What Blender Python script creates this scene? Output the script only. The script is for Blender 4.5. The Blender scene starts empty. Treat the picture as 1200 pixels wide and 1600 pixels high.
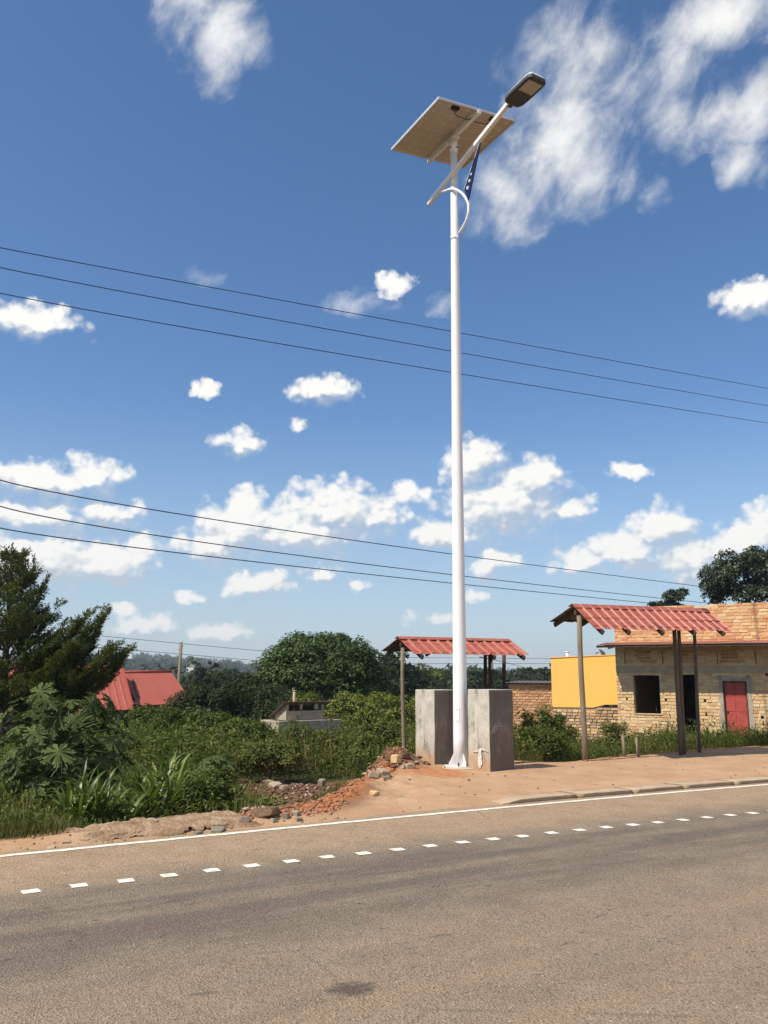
import bpy, math, random
import numpy as np
from mathutils import Vector, Matrix, noise as mnoise

random.seed(7)
RNG = np.random.default_rng(11)
scene = bpy.context.scene
COL = scene.collection
R = math.radians
pi = math.pi

# ------------------------------------------------------------------ camera
F, EYE, PITCH, ROLL = 1300.0, 1.6, R(11.2), R(0.35)
cam_data = bpy.data.cameras.new("camera")
cam_data.sensor_fit = 'VERTICAL'
cam_data.sensor_height = 36.0
cam_data.lens = 36.0 * F / 1600.0
cam_data.clip_start = 0.05
cam_data.clip_end = 6000
cam = bpy.data.objects.new("camera", cam_data)
COL.objects.link(cam)
_f = Vector((0, math.cos(PITCH), math.sin(PITCH)))
_u = Vector((0, -math.sin(PITCH), math.cos(PITCH)))
_r = Vector((1, 0, 0))
RT = _r * math.cos(ROLL) + _u * math.sin(ROLL)
UP = -_r * math.sin(ROLL) + _u * math.cos(ROLL)
cam.matrix_world = Matrix(((RT.x, UP.x, -_f.x, 0), (RT.y, UP.y, -_f.y, 0), (RT.z, UP.z, -_f.z, EYE), (0, 0, 0, 1)))
scene.camera = cam

def ray(px, py):
    return RT * ((px - 600) / F) + UP * ((800 - py) / F) + _f
def at(px, py, Y):
    d = ray(px, py)
    return Vector((0, 0, EYE)) + d * (Y / d.y)
def gp(px, py, z=0.0):
    d = ray(px, py)
    return Vector((0, 0, EYE)) + d * ((z - EYE) / d.z)

# ------------------------------------------------------------------ light and exposure
SUN_EL, SUN_AL = R(51), R(33)
S = Vector((-math.cos(SUN_AL) * math.cos(SUN_EL), -math.sin(SUN_AL) * math.cos(SUN_EL), math.sin(SUN_EL)))
sun_data = bpy.data.lights.new("sun", 'SUN')
sun_data.energy = 4.8
sun_data.angle = R(0.5)
sun_data.color = (1.0, 0.93, 0.82)
sun = bpy.data.objects.new("sun", sun_data)
sun.rotation_euler = S.to_track_quat('Z', 'Y').to_euler()
sun.location = (0, 0, 60)
COL.objects.link(sun)

scene.view_settings.view_transform = 'Standard'
scene.view_settings.look = 'None'
scene.view_settings.exposure = 0.3
scene.view_settings.gamma = 1.0
scene.view_settings.use_curve_mapping = False
try:
    scene.render.engine = 'CYCLES'
    scene.cycles.use_denoising = True
    scene.cycles.max_bounces = 8
    scene.cycles.diffuse_bounces = 3
    scene.cycles.volume_bounces = 0
    scene.cycles.transparent_max_bounces = 8
except Exception:
    pass

# ------------------------------------------------------------------ node helpers
class NT:
    def __init__(self, tree):
        self.t = tree
    def n(self, typ, **kw):
        nd = self.t.nodes.new(typ)
        for k, v in kw.items():
            if k.startswith('i_'):
                key = k[2:]
                key = int(key) if key.isdigit() else key
                nd.inputs[key].default_value = v
            else:
                setattr(nd, k, v)
        return nd
    def put(self, v, sock):
        if isinstance(v, (int, float, tuple, list)):
            sock.default_value = v
        else:
            self.t.links.new(v, sock)
    def m(self, op, a, b=0.0, c=0.0, clamp=False):
        nd = self.t.nodes.new('ShaderNodeMath')
        nd.operation = op
        nd.use_clamp = clamp
        self.put(a, nd.inputs[0]); self.put(b, nd.inputs[1]); self.put(c, nd.inputs[2])
        return nd.outputs[0]
    def v(self, op, a, b=(0, 0, 0)):
        nd = self.t.nodes.new('ShaderNodeVectorMath')
        nd.operation = op
        self.put(a, nd.inputs[0]); self.put(b, nd.inputs[1])
        return nd
    def sstep(self, x, a, b, c=0.0, d=1.0):
        nd = self.t.nodes.new('ShaderNodeMapRange')
        nd.interpolation_type = 'SMOOTHSTEP'
        self.put(x, nd.inputs[0]); self.put(a, nd.inputs[1]); self.put(b, nd.inputs[2])
        self.put(c, nd.inputs[3]); self.put(d, nd.inputs[4])
        return nd.outputs[0]
    def mix(self, f, a, b, mode='MIX'):
        nd = self.t.nodes.new('ShaderNodeMix')
        nd.data_type = 'RGBA'
        nd.blend_type = mode
        self.put(f, nd.inputs[0])
        self.put(a if not isinstance(a, tuple) else (*a[:3], 1), nd.inputs[6])
        self.put(b if not isinstance(b, tuple) else (*b[:3], 1), nd.inputs[7])
        return nd.outputs[2]
    def noise(self, vec, scale, detail=4.0, rough=0.55, dist=0.0):
        nd = self.n('ShaderNodeTexNoise')
        nd.inputs['Scale'].default_value = scale
        nd.inputs['Detail'].default_value = detail
        nd.inputs['Roughness'].default_value = rough
        nd.inputs['Distortion'].default_value = dist
        if vec is not None:
            self.t.links.new(vec, nd.inputs['Vector'])
        return nd.outputs['Fac']
    def ramp(self, fac, stops):
        nd = self.n('ShaderNodeValToRGB')
        cr = nd.color_ramp
        while len(cr.elements) < len(stops):
            cr.elements.new(0.5)
        for e, (p, c) in zip(cr.elements, stops):
            e.position = p
            e.color = (*c[:3], 1)
        self.put(fac, nd.inputs[0])
        return nd.outputs[0]

# ------------------------------------------------------------------ sky
world = bpy.data.worlds.new("World")
scene.world = world
world.use_nodes = True
wt = world.node_tree
wt.nodes.clear()
W = NT(wt)
sky = W.n('ShaderNodeTexSky')
sky.sky_type = 'NISHITA'
sky.sun_disc = False
sky.sun_elevation = SUN_EL
sky.sun_rotation = math.atan2(S.x, S.y) % (2 * pi)
sky.altitude = 1100
sky.air_density = 1.05
sky.dust_density = 0.7
sky.ozone_density = 3.2
SKY_K = 0.117
geo = W.n('ShaderNodeTexCoord')
dirv = geo.outputs['Generated']
sep = W.n('ShaderNodeSeparateXYZ')
wt.links.new(dirv, sep.inputs[0])
az = W.m('ARCTAN2', sep.outputs[0], sep.outputs[1])
el = W.m('ARCSINE', sep.outputs[2])
cmb = W.n('ShaderNodeCombineXYZ')
wt.links.new(az, cmb.inputs[0]); wt.links.new(el, cmb.inputs[1])
uv = cmb.outputs[0]
# ragged outlines: warp the angles by a noise before the cloud shapes are read
wn = W.n('ShaderNodeTexNoise')
wn.inputs['Scale'].default_value = 26.0
wn.inputs['Detail'].default_value = 5.0
wn.inputs['Roughness'].default_value = 0.62
wt.links.new(uv, wn.inputs['Vector'])
wc = W.v('SUBTRACT', wn.outputs['Color'], (0.5, 0.5, 0.5)).outputs[0]
ws = W.v('MULTIPLY', wc, (0.050, 0.034, 0.0)).outputs[0]
uvw = W.v('ADD', uv, ws).outputs[0]

def blobs(lst, vec):
    acc = None
    for (cx, cy, rx, ry, st) in lst:
        d = ray(cx, cy).normalized()
        a0, e0 = math.atan2(d.x, d.y), math.asin(d.z)
        kk = 1.0 / F
        ca = max(0.5, math.cos(e0))
        loc = math.cos(math.atan2(math.hypot(cx - 600, cy - 800), F))
        q = W.v('SUBTRACT', vec, (a0, e0, 0)).outputs[0]
        q = W.v('MULTIPLY', q, (ca / (rx * kk * loc), 1 / (ry * kk * loc), 0)).outputs[0]
        ln = W.n('ShaderNodeVectorMath'); ln.operation = 'LENGTH'
        wt.links.new(q, ln.inputs[0])
        f = W.m('MULTIPLY_ADD', ln.outputs['Value'], -st, st)
        if st < 1.4: f = W.m('MINIMUM', f, W.m('MULTIPLY_ADD', ln.outputs['Value'], -1.8, 1.8))
        acc = f if acc is None else W.m('MAXIMUM', acc, f)
    return acc

CUM = [(60,748,150,30,.8),(150,742,62,36,1),(50,805,100,36,.9),(170,800,60,32,.85),(50,875,150,66,1),(165,882,90,46,.95),(222,848,40,26,.7),
       (372,825,72,58,1),(382,795,36,40,1),(330,852,62,36,.9),(520,800,95,56,.9),(470,832,135,50,.9),(585,812,60,40,.7),(515,770,70,28,.6),
       (742,725,54,48,1),(790,790,120,74,1),(842,752,50,46,1),(700,835,72,34,.9),(895,797,52,26,.8),(770,880,55,30,.9),
       (1035,830,68,50,1),(985,865,84,44,.95),(900,882,50,32,.75),(1080,872,84,52,.9),(1160,850,66,46,1),(1205,830,50,50,1),
       (400,912,66,28,.95),(195,950,36,18,.75),(292,933,26,11,.6),(235,982,60,24,.7),(335,988,56,20,.75),(505,890,46,18,.6),(562,912,18,13,.8),
       (740,936,30,14,.6),(670,965,46,16,.5),(640,775,40,24,.7),(320,610,24,16,.8),(508,613,62,28,.9),(618,447,34,22,.75),(985,738,34,15,.9),
       (55,502,80,34,.95),(1178,462,70,34,.95),(468,660,14,14,.5),(370,690,50,26,.55)]
WISP = [(880,245,125,105,1.1),(800,300,70,80,.7),(850,180,70,60,.7),(920,80,140,90,.62),(1010,110,110,70,.5),(1130,25,140,60,1),(1060,95,80,80,.66),
        (1175,165,80,60,.85),(1110,185,90,50,.55),(1050,185,60,70,.55),(1158,262,44,44,.55),(790,335,80,46,.55),(330,40,80,95,.85),(318,5,70,45,.7),
        (395,85,46,30,.4),(565,470,60,22,.5),(318,436,34,14,.3),(1020,305,30,26,.35),(690,480,26,20,.25)]
bc = blobs(CUM, uvw)
bc2 = blobs([b for b in CUM if b[2] > 45], W.v('ADD', uvw, (-0.007, 0.015, 0)).outputs[0])
bw = blobs(WISP, uvw)
# the same kind of small cumulus goes on all round the sky outside the photograph
fn = W.noise(dirv, 3.4, 5, 0.55)
outm = W.m('MAXIMUM', W.sstep(W.m('ABSOLUTE', az), 0.50, 0.62), W.sstep(el, 0.86, 1.0))
gen = W.m('MULTIPLY', W.m('MULTIPLY', W.m('SUBTRACT', fn, 0.52), 4.0), outm)
gen = W.m('MULTIPLY', gen, W.sstep(el, 0.0, 0.03))
gen = W.m('SUBTRACT', gen, W.m('MULTIPLY', W.m('SUBTRACT', 1.0, outm), 4.0))
bc = W.m('MAXIMUM', bc, gen)
uvp = W.v('MULTIPLY', uv, (1.0, 1.15, 1.0)).outputs[0]
def puffs(vec):
    nd = W.n('ShaderNodeTexVoronoi'); nd.feature = 'F1'
    nd.inputs['Scale'].default_value = 42.0; nd.inputs['Detail'].default_value = 1.0; nd.inputs['Roughness'].default_value = 0.55; nd.inputs['Lacunarity'].default_value = 2.2
    wt.links.new(vec, nd.inputs['Vector'])
    return W.m('SUBTRACT', 0.5, nd.outputs['Distance'])
det = W.noise(uv, 46.0, 7, 0.62)
pf = puffs(uvp); pf2 = puffs(W.v('ADD', uvp, (-0.0035, 0.0060, 0)).outputs[0])
dens = W.m('ADD', W.m('ADD', bc, W.m('MULTIPLY', pf, 0.55)), W.m('MULTIPLY_ADD', det, 0.9, -0.30))
# the sunny upper edges are crisp, the undersides fray out
slope = W.m('SUBTRACT', bc, bc2)
edge = W.sstep(slope, -0.12, 0.16, 1.0, 0.58)
mc = W.sstep(W.m('ADD', dens, 0.13), 0.02, edge)
wrot = W.n('ShaderNodeVectorRotate'); wrot.rotation_type = 'Z_AXIS'; wrot.inputs['Angle'].default_value = R(-38)
wt.links.new(uv, wrot.inputs['Vector'])
wnoise = W.noise(W.v('MULTIPLY', wrot.outputs[0], (0.82, 1.25, 1)).outputs[0], 15.0, 9, 0.60, 0.25)
mw = W.sstep(W.m('ADD', bw, W.m('MULTIPLY', W.m('SUBTRACT', wnoise, 0.455), 2.3)), -0.05, 1.35, 0.0, 0.95)
mw = W.m('MULTIPLY', mw, W.sstep(bw, -0.55, 0.25))
mask = W.m('MAXIMUM', mc, mw)
relief = W.m('MULTIPLY', W.m('SUBTRACT', pf, pf2), 1.3)
lit = W.m('ADD', W.m('ADD', 0.44, relief), W.m('MULTIPLY', slope, 2.6), clamp=True)
lit = W.m('MAXIMUM', lit, W.m('MULTIPLY', W.sstep(bw, -0.2, 0.6), 0.9))
ccol = W.mix(lit, (0.43, 0.49, 0.57), (0.84, 0.83, 0.80))
# thin cloud low down is seen through more air, so it is greyer
low = W.sstep(el, 0.0, 0.22)
ccol = W.mix(low, W.mix(0.10, ccol, (0.50, 0.55, 0.60)), ccol)
hs_ = W.n('ShaderNodeHueSaturation'); hs_.inputs['Saturation'].default_value = 1.16
wt.links.new(sky.outputs[0], hs_.inputs['Color'])
skyc = W.v('MULTIPLY', hs_.outputs[0], (SKY_K, SKY_K, SKY_K)).outputs[0]
ccol = W.v('MULTIPLY', ccol, (1.0, 1.0, 1.0)).outputs[0]
skyc = W.mix(W.sstep(el, 0.34, -0.02, 0.0, 0.62), skyc, (0.385, 0.470, 0.545))
final = W.mix(mask, skyc, ccol)
bg = W.n('ShaderNodeBackground')
bg.inputs['Strength'].default_value = 1.0
# strength 0.085 for the sky is applied on the colour so that the clouds keep their own brightness
wt.links.new(final, bg.inputs['Color'])
wo = W.n('ShaderNodeOutputWorld')
wt.links.new(bg.outputs[0], wo.inputs['Surface'])

# ------------------------------------------------------------------ materials
def new_mat(name):
    m = bpy.data.materials.new(name)
    m.use_nodes = True
    m.node_tree.nodes.clear()
    N = NT(m.node_tree)
    out = N.n('ShaderNodeOutputMaterial')
    p = N.n('ShaderNodeBsdfPrincipled')
    m.node_tree.links.new(p.outputs[0], out.inputs[0])
    return m, N, p, out

def simple(name, c1, c2=None, scale=6.0, rough=0.7, bump=0.0, bscale=None, metallic=0.0, stretch=None, c3=None, spec=0.3):
    m, N, p, out = new_mat(name)
    tc = N.n('ShaderNodeTexCoord').outputs['Object']
    if stretch:
        tc = N.v('MULTIPLY', tc, stretch).outputs[0]
    c2 = c2 or c1
    f = N.noise(tc, scale, 6, 0.6)
    stops = [(0.32, c1), (0.68, c2)] if c3 is None else [(0.28, c1), (0.5, c2), (0.72, c3)]
    N.put(N.ramp(f, stops), p.inputs['Base Color'])
    p.inputs['Roughness'].default_value = rough
    p.inputs['Metallic'].default_value = metallic
    p.inputs['Specular IOR Level'].default_value = spec
    if bump:
        b = N.n('ShaderNodeBump')
        b.inputs['Strength'].default_value = bump
        b.inputs['Distance'].default_value = 0.02
        N.put(N.noise(tc, bscale or scale * 4, 6, 0.65), b.inputs['Height'])
        N.put(b.outputs[0], p.inputs['Normal'])
    return m

def leaf_mat(name, dark, mid, light, trans=0.28, rough=0.5, spec=0.35, clump=0.6, tint=None):
    m, N, p, out = new_mat(name)
    g = N.n('ShaderNodeNewGeometry')
    tc = N.n('ShaderNodeTexCoord').outputs['Object']
    nz = N.noise(tc, clump, 3, 0.5)
    oi = N.n('ShaderNodeObjectInfo')
    rnd = N.m('FRACT', N.m('ADD', g.outputs['Random Per Island'], oi.outputs['Random']))
    f = N.m('ADD', N.m('MULTIPLY', rnd, 0.55), N.m('MULTIPLY', nz, 0.45))
    c = N.ramp(f, [(0.1, dark), (0.5, mid), (0.9, light)])
    N.put(c, p.inputs['Base Color'])
    p.inputs['Roughness'].default_value = rough
    p.inputs['Specular IOR Level'].default_value = spec
    tr = N.n('ShaderNodeBsdfTranslucent')
    tc2 = N.mix(1.0, c, (1.1, 1.25, 0.5), 'MULTIPLY')
    N.put(tc2, tr.inputs[0])
    mx = N.n('ShaderNodeMixShader')
    mx.inputs[0].default_value = trans
    N.put(p.outputs[0], mx.inputs[1]); N.put(tr.outputs[0], mx.inputs[2])
    N.put(mx.outputs[0], out.inputs[0])
    return m

def brick_mat(name, stops, CH_=(0.62, 0.47, 0.29), CK_=0.45):
    m, N, p, out = new_mat(name)
    g = N.n('ShaderNodeNewGeometry')
    oi = N.n('ShaderNodeObjectInfo')
    rnd = N.m('FRACT', N.m('ADD', g.outputs['Random Per Island'], oi.outputs['Random']))
    pos = g.outputs['Position']
    big = N.noise(pos, 1.3, 4, 0.6)
    f = N.m('ADD', N.m('MULTIPLY', rnd, 0.6), N.m('MULTIPLY', big, 0.4))
    c = N.ramp(f, stops)
    sm = N.noise(pos, 38, 5, 0.7)
    c = N.mix(N.sstep(sm, 0.32, 0.70, 0.0, CK_), c, CH_)
    N.put(c, p.inputs['Base Color'])
    p.inputs['Roughness'].default_value = 0.95
    p.inputs['Specular IOR Level'].default_value = 0.1
    b = N.n('ShaderNodeBump'); b.inputs['Strength'].default_value = 0.8; b.inputs['Distance'].default_value = 0.012
    N.put(N.noise(pos, 55, 5, 0.7), b.inputs['Height']); N.put(b.outputs[0], p.inputs['Normal'])
    return m

MAT = {}
MAT['white'] = simple('white_paint', (0.78, 0.77, 0.75), (0.83, 0.82, 0.80), 2.0, 0.38, spec=0.4)
MAT['white_old'] = simple('white_paint_road', (0.74, 0.71, 0.64), (0.84, 0.82, 0.77), 9.0, 0.7)
MAT['navy'] = simple('navy_paint', (0.006, 0.011, 0.055), (0.008, 0.016, 0.07), 4, 0.4)
MAT['lamp_dark'] = simple('lamp_housing_grey', (0.055, 0.055, 0.058), (0.08, 0.08, 0.085), 9, 0.5)
MAT['lamp_light'] = simple('lamp_lid_grey', (0.42, 0.47, 0.49), (0.48, 0.53, 0.55), 4, 0.4)
MAT['lens'] = simple('lamp_lens', (0.40, 0.36, 0.30), (0.55, 0.50, 0.42), 40, 0.25, spec=0.6)
MAT['black'] = simple('black_plastic', (0.012, 0.012, 0.013), (0.02, 0.02, 0.02), 8, 0.5)
MAT['alu'] = simple('aluminium_frame', (0.62, 0.62, 0.62), (0.72, 0.72, 0.72), 6, 0.4, metallic=0.35)
MAT['conc'] = None
MAT['wood'] = simple('weathered_pole_wood', (0.16, 0.125, 0.085), (0.27, 0.215, 0.15), 9, 0.9, 0.4, 60, stretch=(6, 6, 0.5))
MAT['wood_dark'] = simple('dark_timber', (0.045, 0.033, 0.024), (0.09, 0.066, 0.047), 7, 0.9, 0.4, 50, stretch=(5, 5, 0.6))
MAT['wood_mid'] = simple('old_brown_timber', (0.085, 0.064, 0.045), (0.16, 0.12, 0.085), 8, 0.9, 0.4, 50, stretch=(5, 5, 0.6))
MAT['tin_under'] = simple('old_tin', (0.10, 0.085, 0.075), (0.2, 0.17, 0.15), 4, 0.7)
MAT['door_red'] = simple('red_door_paint', (0.34, 0.055, 0.042), (0.42, 0.08, 0.055), 5, 0.55, 0.15, 9)
MAT['cement'] = simple('grey_cement_render', (0.30, 0.25, 0.18), (0.44, 0.37, 0.28), 7, 0.95, 0.6, 40)
MAT['mortar'] = simple('pale_mortar', (0.52, 0.38, 0.22), (0.68, 0.52, 0.32), 9, 0.98, 0.8, 60)
MAT['beam'] = simple('ring_beam_concrete', (0.36, 0.275, 0.175), (0.50, 0.39, 0.26), 3, 0.95, 0.6, 40)
MAT['mortar_dark'] = simple('earth_mortar', (0.30, 0.20, 0.12), (0.44, 0.31, 0.2), 9, 0.98, 0.8, 60)
MAT['interior'] = simple('dark_interior', (0.06, 0.045, 0.035), (0.10, 0.075, 0.055), 4, 0.98)  # dark brown on all inside surfaces
MAT['yellow'] = simple('yellow_wall_paint', (0.82, 0.44, 0.10), (0.87, 0.48, 0.115), 1.1, 0.75, 0.1, 30)
MAT['rust'] = simple('rusty_red_tin', (0.26, 0.10, 0.065), (0.42, 0.19, 0.13), 5, 0.75, c3=(0.34, 0.13, 0.09))
MAT['wire'] = simple('wire_black', (0.02, 0.022, 0.026), (0.03, 0.03, 0.035), 5, 0.6)
MAT['bark'] = simple('grey_brown_bark', (0.07, 0.05, 0.035), (0.15, 0.115, 0.085), 8, 0.95, 0.6, 40, stretch=(3, 3, 0.6))
MAT['stem'] = simple('green_stem', (0.07, 0.10, 0.035), (0.13, 0.16, 0.06), 8, 0.7)
MAT['pawstem'] = simple('scarred_green_grey_stem', (0.09, 0.085, 0.06), (0.17, 0.155, 0.11), 10, 0.9, 0.4, 40)
MAT['dry'] = simple('dry_stalk', (0.15, 0.11, 0.055), (0.25, 0.19, 0.10), 10, 0.9)
MAT['rock'] = simple('pale_rubble', (0.25, 0.18, 0.12), (0.42, 0.34, 0.24), 7, 0.95, 0.6, 30, c3=(0.33, 0.245, 0.165))
MAT['rock_yellow'] = simple('yellow_stone', (0.55, 0.36, 0.16), (0.66, 0.47, 0.25), 7, 0.95, 0.5, 30)
MAT['rock_grey'] = simple('blue_grey_stone', (0.19, 0.155, 0.11), (0.32, 0.27, 0.20), 10, 0.9, 0.6, 30)
MAT['clod'] = simple('red_clod', (0.25, 0.10, 0.05), (0.42, 0.205, 0.11), 14, 0.98, 0.6, 40)
MAT['clod_br'] = simple('brown_clod', (0.10, 0.055, 0.032), (0.2, 0.115, 0.07), 14, 0.98, 0.6, 40)

def red_tin(name, a, b, dust):
    m, N, p, out = new_mat(name)
    tc = N.n('ShaderNodeTexCoord').outputs['Object']
    f = N.noise(tc, 1.6, 5, 0.6)
    st = N.noise(N.v('MULTIPLY', tc, (7, 0.8, 1)).outputs[0], 3.0, 5, 0.6)
    c = N.ramp(f, [(0.3, a), (0.7, b)])
    c = N.mix(N.sstep(st, 0.45, 0.75, 0.0, 0.5), c, dust)
    rs = N.noise(tc, 7.0, 6, 0.7)
    c = N.mix(N.sstep(rs, 0.60, 0.74, 0.0, 0.6), c, (0.20, 0.075, 0.04))
    N.put(c, p.inputs['Base Color'])
    p.inputs['Roughness'].default_value = 0.5
    p.inputs['Specular IOR Level'].default_value = 0.35
    return m
MAT['tin_red'] = red_tin('red_painted_tin', (0.30, 0.075, 0.047), (0.39, 0.108, 0.07), (0.42, 0.19, 0.125))
MAT['house_tin'] = red_tin('red_house_tin', (0.29, 0.066, 0.040), (0.35, 0.085, 0.054), (0.38, 0.13, 0.085))

def concrete_mat():
    m, N, p, out = new_mat('stained_concrete')
    tc = N.n('ShaderNodeTexCoord').outputs['Object']
    a = N.noise(tc, 5.0, 6, 0.62)
    stn = N.noise(N.v('MULTIPLY', tc, (6, 6, 2.2)).outputs[0], 1.0, 6, 0.65)
    c = N.ramp(a, [(0.3, (0.36, 0.33, 0.275)), (0.7, (0.56, 0.52, 0.44))])
    c = N.mix(N.sstep(stn, 0.52, 0.66, 0.0, 0.8), c, (0.17, 0.15, 0.125))
    sp = N.n('ShaderNodeSeparateXYZ'); N.put(tc, sp.inputs[0])
    foot = N.m('MULTIPLY', N.sstep(sp.outputs[2], 0.50, 0.05), N.sstep(a, 0.25, 0.55))
    c = N.mix(N.m('MULTIPLY', foot, 0.95), c, (0.38, 0.23, 0.12))
    # shade of the face turned to the road, painted into its colour
    at_ = N.n('ShaderNodeAttribute'); at_.attribute_name = 'face_shade'
    face_shade = N.m('MULTIPLY', at_.outputs['Fac'], N.sstep(N.m('ADD', stn, N.m('MULTIPLY', a, 0.4)), 0.3, 0.75, 0.35, 0.95))
    c = N.mix(face_shade, c, (0.15, 0.122, 0.10))
    N.put(c, p.inputs['Base Color'])
    p.inputs['Roughness'].default_value = 0.93
    p.inputs['Specular IOR Level'].default_value = 0.15
    b = N.n('ShaderNodeBump'); b.inputs['Strength'].default_value = 0.5; b.inputs['Distance'].default_value = 0.015
    N.put(N.noise(tc, 30, 6, 0.65), b.inputs['Height']); N.put(b.outputs[0], p.inputs['Normal'])
    return m
MAT['conc'] = concrete_mat()
MAT['kerb'] = simple('dusty_kerb_concrete', (0.38, 0.265, 0.165), (0.49, 0.36, 0.245), 4, 0.95, 0.5, 40)
MAT['slabchip'] = simple('pale_flat_stone', (0.40, 0.28, 0.17), (0.56, 0.43, 0.29), 9, 0.95, 0.6, 30)
MAT['slab'] = simple('mud_caked_concrete', (0.20, 0.115, 0.06), (0.30, 0.195, 0.115), 6, 0.97, 1.0, 34, c3=(0.42, 0.30, 0.19))

MAT['brick'] = brick_mat('ochre_brick', [(0.15, (0.50, 0.25, 0.10)), (0.4, (0.66, 0.41, 0.19)), (0.6, (0.72, 0.49, 0.25)), (0.9, (0.70, 0.53, 0.31))], CK_=0.65)
MAT['brick_or'] = brick_mat('orange_brick', [(0.15, (0.46, 0.16, 0.06)), (0.45, (0.60, 0.28, 0.11)), (0.9, (0.66, 0.40, 0.21))])
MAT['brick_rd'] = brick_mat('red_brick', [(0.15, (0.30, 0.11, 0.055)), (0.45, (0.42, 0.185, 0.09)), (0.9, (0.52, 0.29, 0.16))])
MAT['brick_br'] = brick_mat('rough_brown_brick', [(0.15, (0.22, 0.12, 0.07)), (0.45, (0.36, 0.23, 0.14)), (0.9, (0.5, 0.37, 0.25))])

MAT['lf_conifer'] = leaf_mat('leaf_conifer', (0.030, 0.039, 0.012), (0.082, 0.094, 0.027), (0.18, 0.185, 0.058), 0.32, 0.6, 0.2, 1.2)
MAT['lf_mango'] = leaf_mat('leaf_mango', (0.014, 0.026, 0.006), (0.042, 0.074, 0.013), (0.12, 0.17, 0.034), 0.25, 0.5, 0.25, 0.7)
MAT['lf_dark'] = leaf_mat('leaf_dark_hedge', (0.012, 0.020, 0.007), (0.028, 0.042, 0.012), (0.058, 0.078, 0.022), 0.22, 0.6, 0.2, 0.7)
MAT['lf_yellow'] = leaf_mat('leaf_yellow_green', (0.045, 0.072, 0.010), (0.13, 0.155, 0.020), (0.30, 0.28, 0.030), 0.3, 0.5, 0.3, 1.0)
MAT['lf_bush'] = leaf_mat('leaf_bush', (0.024, 0.038, 0.008), (0.080, 0.108, 0.019), (0.19, 0.215, 0.045), 0.32, 0.6, 0.2, 0.9)
MAT['lf_weed'] = leaf_mat('leaf_weed', (0.034, 0.046, 0.010), (0.105, 0.122, 0.026), (0.24, 0.235, 0.070), 0.32, 0.6, 0.2, 0.8)
MAT['lf_grass'] = leaf_mat('blade_grass', (0.045, 0.055, 0.014), (0.10, 0.112, 0.03), (0.23, 0.21, 0.08), 0.3, 0.6, 0.2, 1.2)
MAT['lf_pap'] = leaf_mat('leaf_papaya', (0.036, 0.054, 0.014), (0.066, 0.094, 0.024), (0.14, 0.17, 0.055), 0.2, 0.6, 0.15, 2)
MAT['lf_lily'] = leaf_mat('leaf_strap', (0.045, 0.070, 0.014), (0.10, 0.14, 0.026), (0.21, 0.24, 0.055), 0.28, 0.4, 0.4, 2)
MAT['lf_far'] = leaf_mat('leaf_far_tree', (0.012, 0.022, 0.010), (0.028, 0.044, 0.018), (0.060, 0.080, 0.030), 0.2, 0.6, 0.2, 0.3)
MAT['lf_right'] = leaf_mat('leaf_glossy_dark', (0.010, 0.018, 0.007), (0.024, 0.038, 0.012), (0.060, 0.082, 0.028), 0.2, 0.42, 0.4, 0.6)

# ------------------------------------------------------------------ mesh helpers
def link(name, me, parent=None, loc=None):
    o = bpy.data.objects.new(name, me)
    COL.objects.link(o)
    if parent is not None:
        o.parent = parent
    if loc is not None:
        o.location = loc
    return o
def tag(o, label=None, cat=None, group=None, kind=None):
    if label: o['label'] = label
    if cat: o['category'] = cat
    if group: o['group'] = group
    if kind: o['kind'] = kind
    return o
def empty(name, loc, label, cat, group=None, rz=0.0):
    o = bpy.data.objects.new(name, None)
    COL.objects.link(o)
    o.location = loc
    o.rotation_euler = (0, 0, rz)
    o.empty_display_size = 0.2
    return tag(o, label, cat, group)
def np_mesh(name, V, Fq, mat, smooth=False):
    V = np.asarray(V, np.float32); Fq = np.asarray(Fq, np.int32)
    k = Fq.shape[1]
    me = bpy.data.meshes.new(name)
    me.vertices.add(len(V)); me.vertices.foreach_set('co', V.ravel())
    me.loops.add(Fq.size); me.loops.foreach_set('vertex_index', Fq.ravel())
    me.polygons.add(len(Fq))
    me.polygons.foreach_set('loop_start', np.arange(0, Fq.size, k, dtype=np.int32))
    me.polygons.foreach_set('loop_total', np.full(len(Fq), k, np.int32))
    if smooth:
        me.polygons.foreach_set('use_smooth', np.ones(len(Fq), bool))
    me.update(calc_edges=True)
    if mat: me.materials.append(mat)
    return me

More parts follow.
